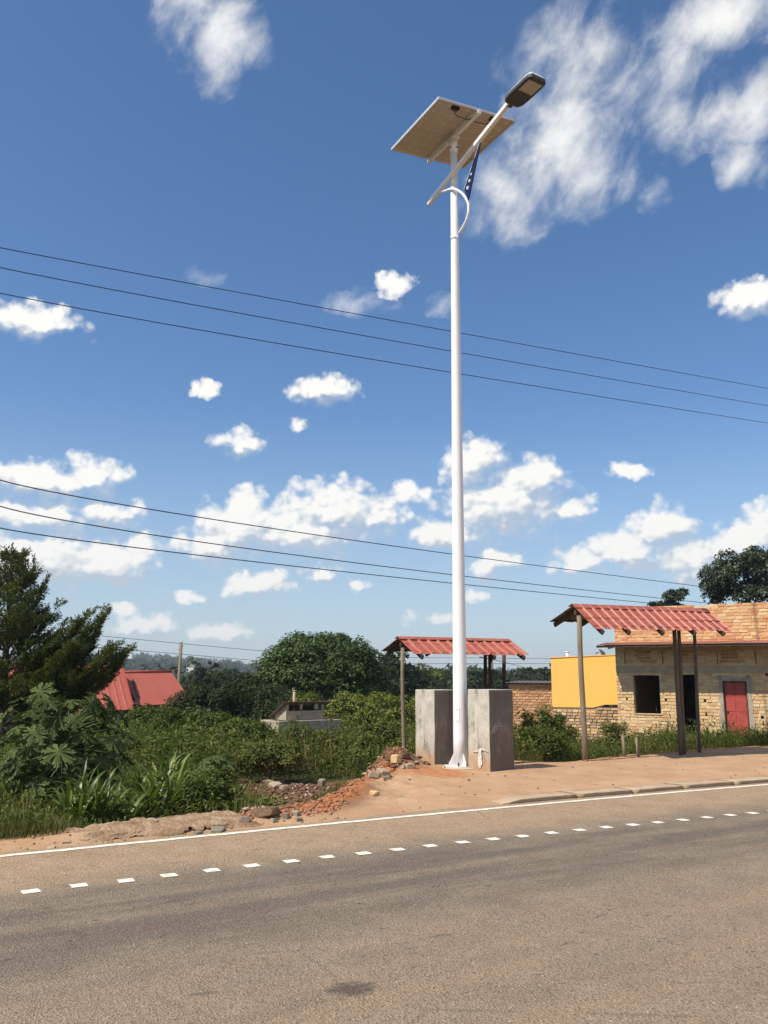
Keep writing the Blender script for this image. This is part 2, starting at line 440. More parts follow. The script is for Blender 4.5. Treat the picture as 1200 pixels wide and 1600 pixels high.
class MB:
    def __init__(s):
        s.v = []; s.f = []; s.mi = []; s.sm = []
    def face(s, pts, mi=0, sm=False):
        b = len(s.v); s.v += [tuple(p) for p in pts]; s.f.append(tuple(range(b, b + len(pts)))); s.mi.append(mi); s.sm.append(sm)
    def box(s, c, size, M=None, mi=0):
        hx, hy, hz = (a / 2 for a in size)
        c = Vector(c)
        P = [Vector((x * hx, y * hy, z * hz)) for x in (-1, 1) for y in (-1, 1) for z in (-1, 1)]
        P = [c + (M @ p if M else p) for p in P]
        b = len(s.v); s.v += [tuple(p) for p in P]
        for q in ((0, 1, 3, 2), (4, 6, 7, 5), (0, 4, 5, 1), (2, 3, 7, 6), (0, 2, 6, 4), (1, 5, 7, 3)):
            s.f.append(tuple(b + i for i in q)); s.mi.append(mi); s.sm.append(False)
    def bar(s, p0, p1, w, h, up=(0, 0, 1), mi=0):
        p0, p1 = Vector(p0), Vector(p1)
        d = (p1 - p0); L = d.length; d.normalize()
        sd = d.cross(Vector(up)).normalized(); u = sd.cross(d)
        M = Matrix((d, sd, u)).transposed()
        s.box((p0 + p1) / 2, (L, w, h), M, mi)
    def tube(s, pts, rad, n=8, caps=True, mi=0, sm=True):
        pts = [Vector(p) for p in pts]
        if isinstance(rad, (int, float)): rad = [rad] * len(pts)
        rings = []
        ref = None
        for i, p in enumerate(pts):
            d = (pts[min(i + 1, len(pts) - 1)] - pts[max(i - 1, 0)]).normalized()
            if ref is None:
                ref = d.cross(Vector((0, 0, 1)))
                if ref.length < 1e-3: ref = Vector((1, 0, 0))
            a = (ref - d * ref.dot(d)).normalized(); ref = a
            b_ = d.cross(a)
            b0 = len(s.v)
            for k in range(n):
                t = 2 * pi * k / n
                s.v.append(tuple(p + (a * math.cos(t) + b_ * math.sin(t)) * rad[i]))
            rings.append(b0)
        for r0, r1 in zip(rings, rings[1:]):
            for k in range(n):
                s.f.append((r0 + k, r0 + (k + 1) % n, r1 + (k + 1) % n, r1 + k)); s.mi.append(mi); s.sm.append(sm)
        if caps:
            s.f.append(tuple(rings[0] + k for k in reversed(range(n)))); s.mi.append(mi); s.sm.append(False)
            s.f.append(tuple(rings[-1] + k for k in range(n))); s.mi.append(mi); s.sm.append(False)
    def prism(s, poly, off, mi=0):
        """poly: list of 3D points (planar); off: extrusion vector"""
        b = len(s.v); n = len(poly); off = Vector(off)
        s.v += [tuple(p) for p in poly] + [tuple(Vector(p) + off) for p in poly]
        s.f.append(tuple(b + i for i in reversed(range(n)))); s.f.append(tuple(b + n + i for i in range(n)))
        s.mi += [mi, mi]; s.sm += [False, False]
        for i in range(n):
            j = (i + 1) % n
            s.f.append((b + i, b + j, b + n + j, b + n + i)); s.mi.append(mi); s.sm.append(False)
    def mesh(s, name, mats):
        me = bpy.data.meshes.new(name)
        me.from_pydata(s.v, [], s.f)
        for m in (mats if isinstance(mats, (list, tuple)) else [mats]): me.materials.append(m)
        me.polygons.foreach_set('material_index', s.mi)
        me.polygons.foreach_set('use_smooth', s.sm)
        me.update()
        return me
    def build(s, name, mats, parent=None, loc=None):
        return link(name, s.mesh(name, mats), parent, loc)
def recalc(o):
    import bmesh
    bm = bmesh.new(); bm.from_mesh(o.data)
    bmesh.ops.recalc_face_normals(bm, faces=bm.faces); bm.to_mesh(o.data); bm.free()
    return o
def bevel(o, w, seg=2):
    m = o.modifiers.new('bevel', 'BEVEL'); m.width = w; m.segments = seg; m.limit_method = 'ANGLE'
    return o

def unit(a):
    return a / np.maximum(np.linalg.norm(a, axis=1, keepdims=True), 1e-9)
def leaves_np(P, D, Nn, L, Wd, fold=0.25, droop=0.0):
    """P base points, D axis directions, Nn rough normals, L lengths, Wd widths -> V, F (2 triangles a leaf, folded)"""
    D = unit(D); S_ = unit(np.cross(D, Nn)); Un = np.cross(S_, D)
    L = L[:, None]; Wd = Wd[:, None]
    mid = P + D * L * 0.45
    a = mid + S_ * Wd * 0.5 + Un * Wd * fold
    b = mid - S_ * Wd * 0.5 + Un * Wd * fold
    tip = P + D * L - Un * L * droop
    V = np.stack([P, a, tip, b], 1).reshape(-1, 3)
    i = np.arange(len(P)) * 4
    Fq = np.concatenate([np.stack([i, i + 1, i + 2], 1), np.stack([i, i + 2, i + 3], 1)])
    return V, Fq
def leaf_obj(name, P, D, Nn, L, Wd, mat, parent=None, loc=None, **k):
    V, Fq = leaves_np(P, D, Nn, L, Wd, **k)
    return link(name, np_mesh(name, V, Fq, mat), parent, loc)
def rdir(n):
    return unit(RNG.normal(size=(n, 3)))

# ------------------------------------------------------------------ ground shape
_EX = np.array([-3.42, -1.56, -0.27, 1.29, 3.59, 5.96]); _EY = np.array([7.92, 9.07, 9.87, 10.83, 12.12, 13.42])
_q = np.polyfit(_EX, _EY, 2)
XA, XB = -6.0, 9.0
def ye(x):
    x = np.asarray(x, float)
    xc = np.clip(x, XA, XB)
    y = np.polyval(_q, xc)
    sl = 2 * _q[0] * xc + _q[1]
    return y + (x - xc) * sl
def edge_pt(x, d):
    xc = np.clip(x, XA, XB)
    sl = 2 * _q[0] * xc + _q[1]
    n = np.stack([-sl, np.ones_like(sl)], -1) / np.sqrt(1 + sl * sl)[..., None]
    return np.stack([x, ye(x)], -1) + n * np.asarray(d)[..., None]
def ss(x, a, b):
    t = np.clip((x - a) / (b - a), 0, 1)
    return t * t * (3 - 2 * t)
def vnoise(x, y, sc, seed=0, octv=4):
    """value noise, vectorised"""
    out = np.zeros_like(x, float); amp = 1.0; tot = 0
    for o in range(octv):
        X = x * sc + 17.3 * seed + o * 31.7; Y = y * sc - 11.1 * seed + o * 47.1
        xi = np.floor(X); yi = np.floor(Y); fx = X - xi; fy = Y - yi
        fx = fx * fx * (3 - 2 * fx); fy = fy * fy * (3 - 2 * fy)
        def h(i, j):
            t = np.sin(i * 127.1 + j * 311.7 + seed * 74.7 + o * 13.3) * 43758.5453
            return t - np.floor(t)
        v = (h(xi, yi) * (1 - fx) + h(xi + 1, yi) * fx) * (1 - fy) + (h(xi, yi + 1) * (1 - fx) + h(xi + 1, yi + 1) * fx) * fy
        out += v * amp; tot += amp; amp *= 0.5; sc *= 2.03
    return out / tot - 0.5
def masks(x, y):
    d = (y - ye(x)) * 0.866
    xl = np.interp(d, [0, 1.2, 2.5, 3.2, 4.2, 6], [-0.75, -0.55, -0.35, 0.15, 0.45, 0.9])
    dw = np.interp(x, [0, 1.5, 2.6, 3.57, 5.1, 8.8, 15, 40], [4.6, 4.6, 3.5, 3.15, 3.6, 4.2, 4.6, 5])
    wob = vnoise(x, y, 1.6, 3) * 0.5
    side = ss(x - xl + wob, -0.95, 0.1)
    back = 1 - ss(d - dw + wob * 0.7, 0.0, 2.6)
    plat = side * back
    vw = np.interp(x, [-40, -6, -3.7, -1.2, -0.8], [0.6, 0.6, 0.65, 1.0, 0.9])
    return d, xl, dw, plat, side, back, vw
def ground_z(x, y):
    x = np.asarray(x, float); y = np.asarray(y, float)
    d, xl, dw, plat, side, back, vw = masks(x, y)
    low = -0.42 - 0.35 * ss(d, 4, 14) - 0.9 * ss(d, 12, 40) - 2.2 * ss(d, 35, 110) - 3.0 * ss(d, 100, 400)
    low = low + vnoise(x, y, 0.35, 5) * 0.35 * ss(d, 1.5, 5)
    # verge on the left: a bank that drops off behind the road edge
    ver = 0.05 * ss(d, 0.15, 0.5) + (low - 0.05) * ss(d, vw, vw + 1.5)
    z = ver * (1 - side) + (low * (1 - back) + back * (0.050 * ss(d, 0.25, 0.65) + 0.050 * ss(d, 0.7, 2.8))) * side
    # soil heaps
    def heap(cx, cy, rx, ry, h):
        return h * np.exp(-((x - cx) / rx) ** 2 - ((y - cy) / ry) ** 2)
    z = z + heap(0.05, 14.6, 0.55, 0.55, 0.42) + heap(-0.35, 14.0, 0.5, 0.4, 0.16) + heap(-2.05, 12.6, 0.55, 0.5, 0.30) + heap(-1.0, 13.2, 0.7, 0.4, 0.16)
    soil = (1 - ss(np.abs(x + 0.9), 1.0, 2.4)) * ss(d, 0.6, 1.2) * (1 - ss(d, 3.8, 5.0))
    z = z + vnoise(x, y, 5.5, 8, 4) * 0.16 * soil
    z = z + vnoise(x, y, 2.2, 9, 4) * (0.03 + 0.02 * (1 - side)) * ss(d, 0.05, 0.7)
    road = 1 - ss(np.where(d > -12, d, 99), -0.02, 0.22)
    z = z * (1 - road) - 0.035 * road
    back_side = ss(-d, 11.2, 12.4)
    z = z * (1 - back_side) + back_side * (0.02 - 0.3 * ss(-d, 13, 20)) 
    return z
def gz(x, y):
    return float(ground_z(np.array([x]), np.array([y]))[0])

SOILP = np.array([(366, 1206), (400, 1201), (470, 1221), (560, 1206), (600, 1178), (652, 1174), (655, 1215), (560, 1242), (470, 1287), (350, 1268), (352, 1235)], float)
_rt = np.array(RT); _up = np.array(UP); _fw = np.array(_f)
def to_px(x, y, z):
    P = np.stack([x, y, z - EYE], -1); w_ = P @ _fw
    return 600 + F * (P @ _rt) / w_, 800 - F * (P @ _up) / w_
def in_poly(px, py, poly):
    ins = np.zeros(px.shape, bool); n = len(poly); j = n - 1
    for i in range(n):
        xi, yi = poly[i]; xj, yj = poly[j]
        c = ((yi > py) != (yj > py)) & (px < (xj - xi) * (py - yi) / (yj - yi + 1e-12) + xi)
        ins ^= c; j = i
    return ins
def dug(x, y):
    return in_poly(*to_px(x, y, ground_z(x, y)), SOILP) & (y < 19)
def axis(lo, hi, step, far, g=1.22):
    a = list(np.arange(lo, hi, step)); s = step; p = a[-1]
    while p < far: s *= g; p += s; a.append(p)
    s = step; p = lo; b = []
    while p > -far: s *= g; p -= s; b.append(p)
    return np.array(b[::-1] + a)
gx = axis(-6.5, 9.5, 0.06, 2500); gy = axis(7.0, 19.0, 0.06, 2500)
GX, GY = np.meshgrid(gx, gy)
GZ = ground_z(GX, GY)
nx, ny = len(gx), len(gy)
V = np.stack([GX, GY, GZ], -1).reshape(-1, 3)
ii = (np.arange(ny - 1)[:, None] * nx + np.arange(nx - 1)[None, :]).ravel()
Fq = np.stack([ii, ii + 1, ii + nx + 1, ii + nx], 1)

def ground_mat():
    m, N, p, out = new_mat('earth')
    pos = N.n('ShaderNodeNewGeometry').outputs['Position']
    a = N.n('ShaderNodeAttribute'); a.attribute_name = 'soil'
    sp = N.n('ShaderNodeSeparateColor'); N.put(a.outputs['Color'], sp.inputs[0])
    n1 = N.noise(pos, 1.4, 6, 0.62); n2 = N.noise(pos, 11, 6, 0.7); n3 = N.noise(pos, 60, 4, 0.7)
    tan = N.ramp(n1, [(0.3, (0.355, 0.215, 0.122)), (0.7, (0.455, 0.295, 0.18))])
    tan = N.mix(N.sstep(n2, 0.55, 0.8, 0, 0.5), tan, (0.36, 0.17, 0.08))
    red = N.ramp(n2, [(0.3, (0.26, 0.085, 0.034)), (0.55, (0.40, 0.155, 0.065)), (0.75, (0.50, 0.25, 0.12))])
    brn = N.ramp(n2, [(0.3, (0.085, 0.045, 0.026)), (0.7, (0.20, 0.115, 0.068))])
    grn = N.ramp(n2, [(0.3, (0.030, 0.036, 0.014)), (0.7, (0.075, 0.075, 0.032))])
    c = N.mix(sp.outputs[0], grn, tan)
    c = N.mix(sp.outputs[1], c, red)
    c = N.mix(sp.outputs[2], c, brn)
    c = N.mix(N.sstep(n3, 0.3, 0.7, 0.0, 0.35), c, N.mix(1.0, c, (1.35, 1.3, 1.25), 'MULTIPLY'))
    N.put(c, p.inputs['Base Color'])
    p.inputs['Roughness'].default_value = 0.97
    p.inputs['Specular IOR Level'].default_value = 0.1
    b = N.n('ShaderNodeBump'); b.inputs['Strength'].default_value = 0.7; b.inputs['Distance'].default_value = 0.03
    N.put(N.m('ADD', n2, N.m('MULTIPLY', n3, 0.5)), b.inputs['Height']); N.put(b.outputs[0], p.inputs['Normal'])
    return m
gm = np_mesh('ground', V, Fq, ground_mat(), True)
d_, xl_, dw_, plat_, side_, back_, vw_ = masks(GX, GY)
wob = vnoise(GX, GY, 2.4, 21) * 0.9
tanm = np.maximum(plat_ ** 0.5, (1 - ss(d_ - vw_ + wob * 0.3, -0.1, 0.35)))
tanm = np.where(d_ < -11, 0.6, tanm)
redm = (ss(GX - xl_ + wob * 0.5, -1.15, -0.55) * (1 - ss(GX - xl_ + wob * 0.5, 0.05, 0.40))) * ss(d_, 0.35, 0.9) * (1 - ss(d_, 3.4, 4.2))
redm = np.maximum(redm, 0.75 * (1 - ss(np.hypot(GX - 0.85, (GY - 13.75) * 1.2) + wob * 0.4, 0.3, 0.75)))
redm = np.maximum(redm, 0.7 * (1 - ss(np.abs(d_ - dw_ - 0.15) + wob * 0.3, 0.05, 0.3)) * ss(GX, 2.0, 2.6))
redm = np.maximum(redm, 0.6 * ss(wob, 0.05, 0.25) * (1 - ss(d_, 0.5, 0.9)) * ss(-GX, 2.6, 3.6))
brnm = (1 - ss(GX - xl_ + wob * 0.4, -1.05, -0.7)) * ss(d_, vw_ - 0.05, vw_ + 0.25) * (1 - ss(d_, 3.2, 4.4)) * ss(GX, -2.9, -2.3)
brnm = np.maximum(brnm, np.where(dug(GX, GY), 1.0, 0.0) * (1 - redm) * ss(-(GX - xl_), .3, .8))
brnm = np.maximum(brnm, .55 * ss(GX - xl_ + wob * .25, .02, .12) * (1 - ss(GX - xl_ + wob * .25, .25, .65)) * ss(d_, .4, .8) * (1 - ss(d_, 1.4, 2.6)))
hp = np.exp(-((GX - 0.05) / 0.7) ** 2 - ((GY - 14.6) / 0.7) ** 2)
brnm = np.maximum(brnm, 0.8 * ss(hp, 0.25, 0.6))
ca = gm.color_attributes.new('soil', 'FLOAT_COLOR', 'POINT')
cc = np.stack([tanm, redm, brnm, np.ones_like(tanm)], -1).reshape(-1, 4).astype(np.float32)
ca.data.foreach_set('color', cc.ravel())
tag(link('ground', gm), kind='structure')

# ------------------------------------------------------------------ road
def road_mat():
    m, N, p, out = new_mat('dusty_asphalt')
    uvn = N.n('ShaderNodeUVMap').outputs[0]
    sp = N.n('ShaderNodeSeparateXYZ'); N.put(uvn, sp.inputs[0])
    s_, d_ = sp.outputs[0], sp.outputs[1]
    wv = N.noise(uvn, 0.9, 4, 0.55)
    dd = N.m('ADD', d_, N.m('MULTIPLY', N.m('SUBTRACT', wv, 0.5), 0.9))
    along = N.noise(N.v('MULTIPLY', uvn, (0.16, 1.3, 0)).outputs[0], 2.4, 5, 0.55)
    patch = N.noise(uvn, 2.3, 6, 0.62)
    fine = N.noise(uvn, 75, 3, 0.75)
    vor = N.n('ShaderNodeTexVoronoi'); vor.inputs['Scale'].default_value = 85.0; N.put(uvn, vor.inputs['Vector'])
    grey = N.ramp(patch, [(0.3, (0.210, 0.160, 0.112)), (0.7, (0.29, 0.226, 0.16))])
    dust = N.ramp(patch, [(0.3, (0.34, 0.235, 0.145)), (0.7, (0.42, 0.295, 0.185))])
    # dust lies in the shoulder between the edge line and the dashes, thins out into the lane
    fd = N.sstep(dd, -1.75, -0.75)
    c = N.mix(N.m('MULTIPLY', fd, 0.88), grey, dust)
    mid = N.m('MULTIPLY', N.sstep(dd, -3.2, -4.3), N.sstep(along, 0.35, 0.7, 0.15, 0.75))
    c = N.mix(mid, c, (0.31, 0.222, 0.148))
    # wheel tracks
    tr = N.m('MULTIPLY', N.sstep(dd, -1.3, -2.1), N.sstep(dd, -3.7, -2.9))
    c = N.mix(N.m('MULTIPLY', tr, N.sstep(along, 0.35, 0.62, 0.15, 0.75)), c, (0.125, 0.105, 0.085))
    # dark stains drawn out along the road
    st = N.noise(N.v('MULTIPLY', uvn, (0.9, 3.4, 0)).outputs[0], 1.9, 4, 0.5)
    c = N.mix(N.sstep(st, 0.665, 0.74, 0.0, 0.55), c, (0.085, 0.072, 0.06))
    st2 = N.noise(N.v('MULTIPLY', uvn, (1.0, 2.2, 0)).outputs[0], 7.5, 3, 0.5)
    c = N.mix(N.sstep(st2, 0.665, 0.72, 0.0, 0.75), c, (0.06, 0.05, 0.042))
    crk = N.n('ShaderNodeTexVoronoi'); crk.feature = 'DISTANCE_TO_EDGE'; crk.inputs['Scale'].default_value = 0.55
    cw = N.v('ADD', uvn, N.v('MULTIPLY', N.v('SUBTRACT', N.n('ShaderNodeTexNoise', i_Scale=3.0, i_Detail=5.0).outputs['Color'], (.5, .5, .5)).outputs[0], (.5, .5, 0)).outputs[0]).outputs[0]
    N.put(cw, crk.inputs['Vector'])
    c = N.mix(N.m('MULTIPLY', N.sstep(crk.outputs['Distance'], 0.010, 0.002), N.sstep(patch, 0.5, 0.62, 0.0, 0.3)), c, (0.08, 0.065, 0.05))
    # one oil spot in the near lane
    oil = N.v('MULTIPLY', N.v('SUBTRACT', uvn, (OIL[0], OIL[1], 0)).outputs[0], (1 / 0.16, 1 / 0.12, 0)).outputs[0]
    ol = N.n('ShaderNodeVectorMath'); ol.operation = 'LENGTH'; N.put(oil, ol.inputs[0])
    c = N.mix(N.sstep(N.m('ADD', ol.outputs['Value'], N.m('MULTIPLY', N.m('SUBTRACT', N.noise(uvn, 14, 4, 0.6), 0.5), 1.6)), 1.15, 0.4, 0.0, 0.7), c, (0.06, 0.052, 0.046))
    # chippings
    ch = N.ramp(vor.outputs['Color'], [(0.0, (0.55, 0.55, 0.55)), (0.5, (1, 1, 1)), (0.86, (1.12, 1.1, 1.08)), (1.0, (1.9, 1.85, 1.75))])
    c = N.mix(1.0, c, ch, 'MULTIPLY')
    c = N.mix(N.sstep(fine, 0.3, 0.7), N.mix(1.0, c, (0.78, 0.78, 0.78), 'MULTIPLY'), N.mix(1.0, c, (1.22, 1.22, 1.22), 'MULTIPLY'))
    N.put(c, p.inputs['Base Color'])
    p.inputs['Roughness'].default_value = 0.85
    p.inputs['Specular IOR Level'].default_value = 0.2
    b = N.n('ShaderNodeBump'); b.inputs['Strength'].default_value = 0.75; b.inputs['Distance'].default_value = 0.012
    N.put(N.m('ADD', vor.outputs['Distance'], fine), b.inputs['Height']); N.put(b.outputs[0], p.inputs['Normal'])
    return m
rx = np.concatenate([np.arange(-260, -12, 6.0), np.arange(-12, 16, 0.25), np.arange(16, 420, 6.0)])
sl = np.concatenate([[0], np.cumsum(np.hypot(np.diff(rx), np.diff(ye(rx))))])
s0 = np.interp(0, rx, sl); sl = sl - s0
rd = np.array([0.30, 0.0, -0.5, -1.2, -2, -3, -4, -5, -6, -7, -8, -9.5, -11.2])
_op = gp(548, 1546)
_k = np.array([(np.hypot(*(edge_pt(np.array([x]), np.array([0.0]))[0] - np.array(_op[:2])))) for x in np.arange(-4, 6, 0.02)])
_ix = np.arange(-4, 6, 0.02)[_k.argmin()]
OIL = (float(np.interp(_ix, rx, sl)), -float(_k.min()))
RV = []; RU = []
for x, s_ in zip(rx, sl):
    for d in rd:
        q = edge_pt(np.array([x]), np.array([d]))[0]
        RV.append((q[0], q[1], 0.0)); RU.append((s_, d))
nr = len(rd)
RF = [(i * nr + j, i * nr + j + 1, (i + 1) * nr + j + 1, (i + 1) * nr + j) for i in range(len(rx) - 1) for j in range(nr - 1)]
me = bpy.data.meshes.new('road'); me.from_pydata(RV, [], RF); me.update()
uvl = me.uv_layers.new(name='UVMap')
lv = np.zeros(len(me.loops), np.int32); me.loops.foreach_get('vertex_index', lv)
uvl.data.foreach_set('uv', np.array(RU, np.float32)[lv].ravel())
me.materials.append(road_mat())
road = tag(link('road', me), kind='structure')

def line_mat():
    m, N, p, out = new_mat('worn_line_paint')
    pos = N.n('ShaderNodeNewGeometry').outputs['Position']
    a = N.noise(pos, 14, 5, 0.65)
    c = N.ramp(a, [(0.3, (0.46, 0.37, 0.26)), (0.45, (0.68, 0.62, 0.52)), (0.65, (0.80, 0.77, 0.70))])
    N.put(c, p.inputs['Base Color']); p.inputs['Roughness'].default_value = 0.75
    return m
LM = line_mat()
lx = np.concatenate([np.arange(-60, -8, 2.0), np.arange(-8, 14, 0.12), np.arange(14, 120, 4.0)])
v = []; f = []
for i, x in enumerate(lx):
    jj = 0.006 * math.sin(x * 9.1) + 0.005 * math.sin(x * 23.7)
    a = edge_pt(np.array([x]), np.array([-0.045 + jj]))[0]; b = edge_pt(np.array([x]), np.array([0.045 + jj * 0.6]))[0]
    v += [(a[0], a[1], 0.004), (b[0], b[1], 0.004)]
    if i: f.append((2 * i - 2, 2 * i, 2 * i + 1, 2 * i - 1))
me = bpy.data.meshes.new('edge_line'); me.from_pydata(v, [], f); me.materials.append(LM)
link('edge_line', me, road)
DASH = [(48.3,1393.2),(123.5,1384),(196.7,1376.4),(264.3,1368),(331,1360.3),(393.4,1353),(454.7,1346),(511.3,1339.3),(567.7,1333.7),(621.7,1327.7),(672.7,1322),(722.7,1316.3),(770.7,1311.3),(816.3,1306.7),(861.9,1301.7),(905.2,1297),(947.4,1292.9),(989.1,1289),(1027.9,1285.2),(1067.3,1281.4),(1104.5,1277.5),(1140.5,1273.7),(1175.8,1270.6)]
DP = [gp(*p) for p in DASH]
first, last = DP[0], DP[-1]
stepL = (DP[0] - DP[3]) / 3; stepR = (DP[-1] - DP[-4]) / 3
DP = [first + stepL * k for k in (3, 2, 1)] + DP + [last + stepR * k for k in range(1, 8)]
for i, pnt in enumerate(DP):
    a = DP[max(0, i - 1)]; b = DP[min(len(DP) - 1, i + 1)]
    t = Vector((b.x - a.x, b.y - a.y, 0)).normalized(); n = Vector((-t.y, t.x, 0))
    c = Vector((pnt.x, pnt.y, 0.004))
    hl, hw = 0.064, 0.058
    q = []
    for (u_, w_) in ((-1, -1), (-0.3, -1), (0.4, -1), (1, -1), (1, 0), (1, 1), (0.3, 1), (-0.4, 1), (-1, 1), (-1, 0)):
        j = random.uniform(-0.006, 0.006)
        q.append(c + t * (u_ * hl + j) + n * (w_ * hw + random.uniform(-0.006, 0.006)))
    me = bpy.data.meshes.new('lane_dash'); me.from_pydata([tuple(x) for x in q], [], [tuple(range(10))]); me.materials.append(LM)
    link('lane_dash', me, road)

# ------------------------------------------------------------------ kerb
kerb = bpy.data.objects.new('kerb', None); COL.objects.link(kerb); kerb['kind'] = 'structure'
kx = [1.62, 2.75, 3.65, 4.55, 5.5, 6.5, 7.5, 8.5]
for i, (a, b) in enumerate(zip(kx, kx[1:])):
    mb = MB(); prof = []
    n = 8
    rows = []
    dz = random.uniform(-0.012, 0.012)
    for k in range(n + 1):
        x = a + 0.012 + (b - a - 0.024) * k / n
        taper = ss(np.array([x]), 1.6, 2.0)[0]
        w = 0.008 * math.sin(x * 3.1) + 0.003 * math.sin(x * 11)
        top = 0.058 * (0.3 + 0.7 * taper) + dz * .4 + 0.003 * math.sin(x * 17)
        e0 = edge_pt(np.array([x]), np.array([0.20 + w]))[0]; e1 = edge_pt(np.array([x]), np.array([0.215 + w]))[0]
        e2 = edge_pt(np.array([x]), np.array([0.52 + w * 2]))[0]
        eb = edge_pt(np.array([x]), np.array([0.232 + w]))[0]
        rows.append([(eb[0], eb[1], -0.03), (e0[0], e0[1], top * 0.86), (e1[0], e1[1], top), (e2[0], e2[1], top - 0.004), (e2[0], e2[1], -0.03)])
    base = 0
    for r in rows: mb.v += r
    for k in range(n):
        for j in range(4):
            mb.f.append((k * 5 + j, k * 5 + j + 1, (k + 1) * 5 + j + 1, (k + 1) * 5 + j)); mb.mi.append(0); mb.sm.append(j != 1)
    mb.f += [(4, 3, 2, 1, 0), tuple(n * 5 + j for j in range(5))]; mb.mi += [0, 0]; mb.sm += [False, False]
    recalc(mb.build('kerb_stone', MAT['kerb'], kerb))

# ------------------------------------------------------------------ street lamp
base = gp(720, 1198, 0.10)
lamp = empty('solar_street_lamp', base, 'tall white solar street lamp rising between two concrete pillars by the road', 'street lamp')
def lp(x, y, z): return Vector((x, y, z)) - Vector((base.x, base.y, base.z))
mb = MB()
zt = 12.07 - base.z
zs = [0.02, 0.5, 2, 4, 6, 8, 9.6, zt]
mb.tube([(0, 0, z) for z in zs], [0.128 - 0.062 * z / zt for z in zs], 28)
mb.build('pole', MAT['white'], lamp)
mb = MB(); mb.box((0, 0, 0.012), (0.42, 0.42, 0.024), Matrix.Rotation(R(30), 3, 'Z'))
mb.build('base_plate', MAT['white'], lamp)
for k in range(4):
    a = R(30 + 90 * k - 12)
    d = Vector((math.cos(a), math.sin(a), 0)); n = Vector((-d.y, d.x, 0)) * 0.014
    mb = MB(); mb.prism([d * 0.11 + Vector((0, 0, 0.022)) - n / 2, d * 0.225 + Vector((0, 0, 0.022)) - n / 2, d * 0.215 + Vector((0, 0, 0.06)) - n / 2, d * 0.115 + Vector((0, 0, 0.24)) - n / 2], n)
    mb.build('gusset', MAT['white'], lamp)
for k in range(4):
    a = R(75 + 90 * k)
    mb = MB(); mb.tube([(0.21 * math.cos(a), 0.21 * math.sin(a), 0.02), (0.21 * math.cos(a), 0.21 * math.sin(a), 0.085)], 0.016, 8)
    mb.build('anchor_bolt', MAT['lamp_dark'], lamp)
mb = MB(); mb.tube([(0, 0, zt - 1.04), (0, 0, zt - 1.02)], 0.074, 24); mb.build('pole_joint', MAT['alu'], lamp)
ha = R(-120)
hd0 = Vector((math.cos(ha), math.sin(ha), 0)); hs0 = Vector((-hd0.y, hd0.x, 0))
mb = MB(); mb.box(hd0 * 0.1195 + Vector((0, 0, 0.86)), (0.008, 0.085, 0.26), Matrix((hd0, hs0, Vector((0, 0, 1)))).transposed())
hatch = bevel(mb.build('access_hatch', MAT['white'], lamp), .003, 1)
for z_ in (0.76, 0.96):
    mb = MB(); mb.tube([hd0 * 0.12 + Vector((0, 0, z_)), hd0 * 0.129 + Vector((0, 0, z_))], 0.008, 6); mb.build('hatch_screw', MAT['lamp_dark'], hatch)
AZ = R(-60.5)
ad = Vector((math.cos(AZ), math.sin(AZ), 0)); an = Vector((-ad.y, ad.x, 0))   # arm direction (towards the road), and across
def ap(r, z, o=0.0): return ad * r + an * o + Vector((0, 0, z - base.z))
# arm: square tube on the road side of the pole
OFF = 0.085
mb = MB(); mb.bar(ap(-0.80, 11.075, -OFF), ap(1.95, 11.66, -OFF), 0.075, 0.075)
mb.build('lamp_arm', MAT['white'], lamp)
# curved brace
pts = [ap(-0.40, 11.115, -OFF), ap(-0.2, 11.04, -OFF * 0.9), ap(0.0, 10.97, -OFF * 1.05), ap(0.16, 10.88, -OFF * 0.9), ap(0.31, 10.74, -OFF * 0.6), ap(0.42, 10.58, -0.03), ap(0.475, 10.42, 0), ap(0.47, 10.25, 0), ap(0.40, 10.12, 0), ap(0.26, 10.02, 0), ap(0.09, 9.955, 0)]
fine = []
for a, b in zip(pts, pts[1:]):
    for t in (0, .25, .5, .75): fine.append(a.lerp(b, t))
for _ in range(1):
    fine = [fine[0]] + [(fine[i - 1] + fine[i] * 2 + fine[i + 1]) / 4 for i in range(1, len(fine) - 1)] + [fine[-1]]
mb = MB(); mb.tube(fine, 0.026, 10); mb.build('curved_brace', MAT['white'], lamp)
mb = MB(); mb.tube([ap(0, 9.90), ap(0, 9.985)], 0.080, 24); mb.build('clamp_ring', MAT['white'], lamp)
for sgn in (1,):
    mb = MB(); mb.tube([ap(0.07, 9.91, 0.0), ap(0.135, 9.91, 0.0)], 0.014, 8); mb.build('clamp_bolt', MAT['alu'], lamp)
# blue fin with three round holes showing white discs
tp = ap(0.99, 11.36, -OFF); b0 = ap(0.425, 10.74, -OFF * .5); b1 = ap(0.52, 10.46, -OFF * .3)
mb = MB()
left = [tp.lerp(b0, t) - ad * 0.02 * math.sin(pi * t) for t in (0, .25, .5, .75, 1)]
right = [b1.lerp(tp, t) + ad * 0.02 * math.sin(pi * t) for t in (0, .3, .6, 1)]
mb.prism([p + an * 0.0 for p in left + right[:-1]] + [tp + ad * 0.03], -an * 0.02)
fin = recalc(mb.build('blue_fin', MAT['navy'], lamp))
mb = MB(); mb.bar(left[0] - an * 0.01, left[-1] - an * 0.01, 0.032, 0.014, up=tuple(ad)); mb.build('fin_edge', MAT['alu'], fin)
for t, rr in ((.60, .024), (.73, .03), (.87, .036)):
    c = tp.lerp((b0 * 0.55 + b1 * 0.45), t)
    mb = MB(); mb.tube([c - an * 0.026, c + an * 0.006], rr, 14)
    mb.build('fin_hole', MAT['alu'], fin)
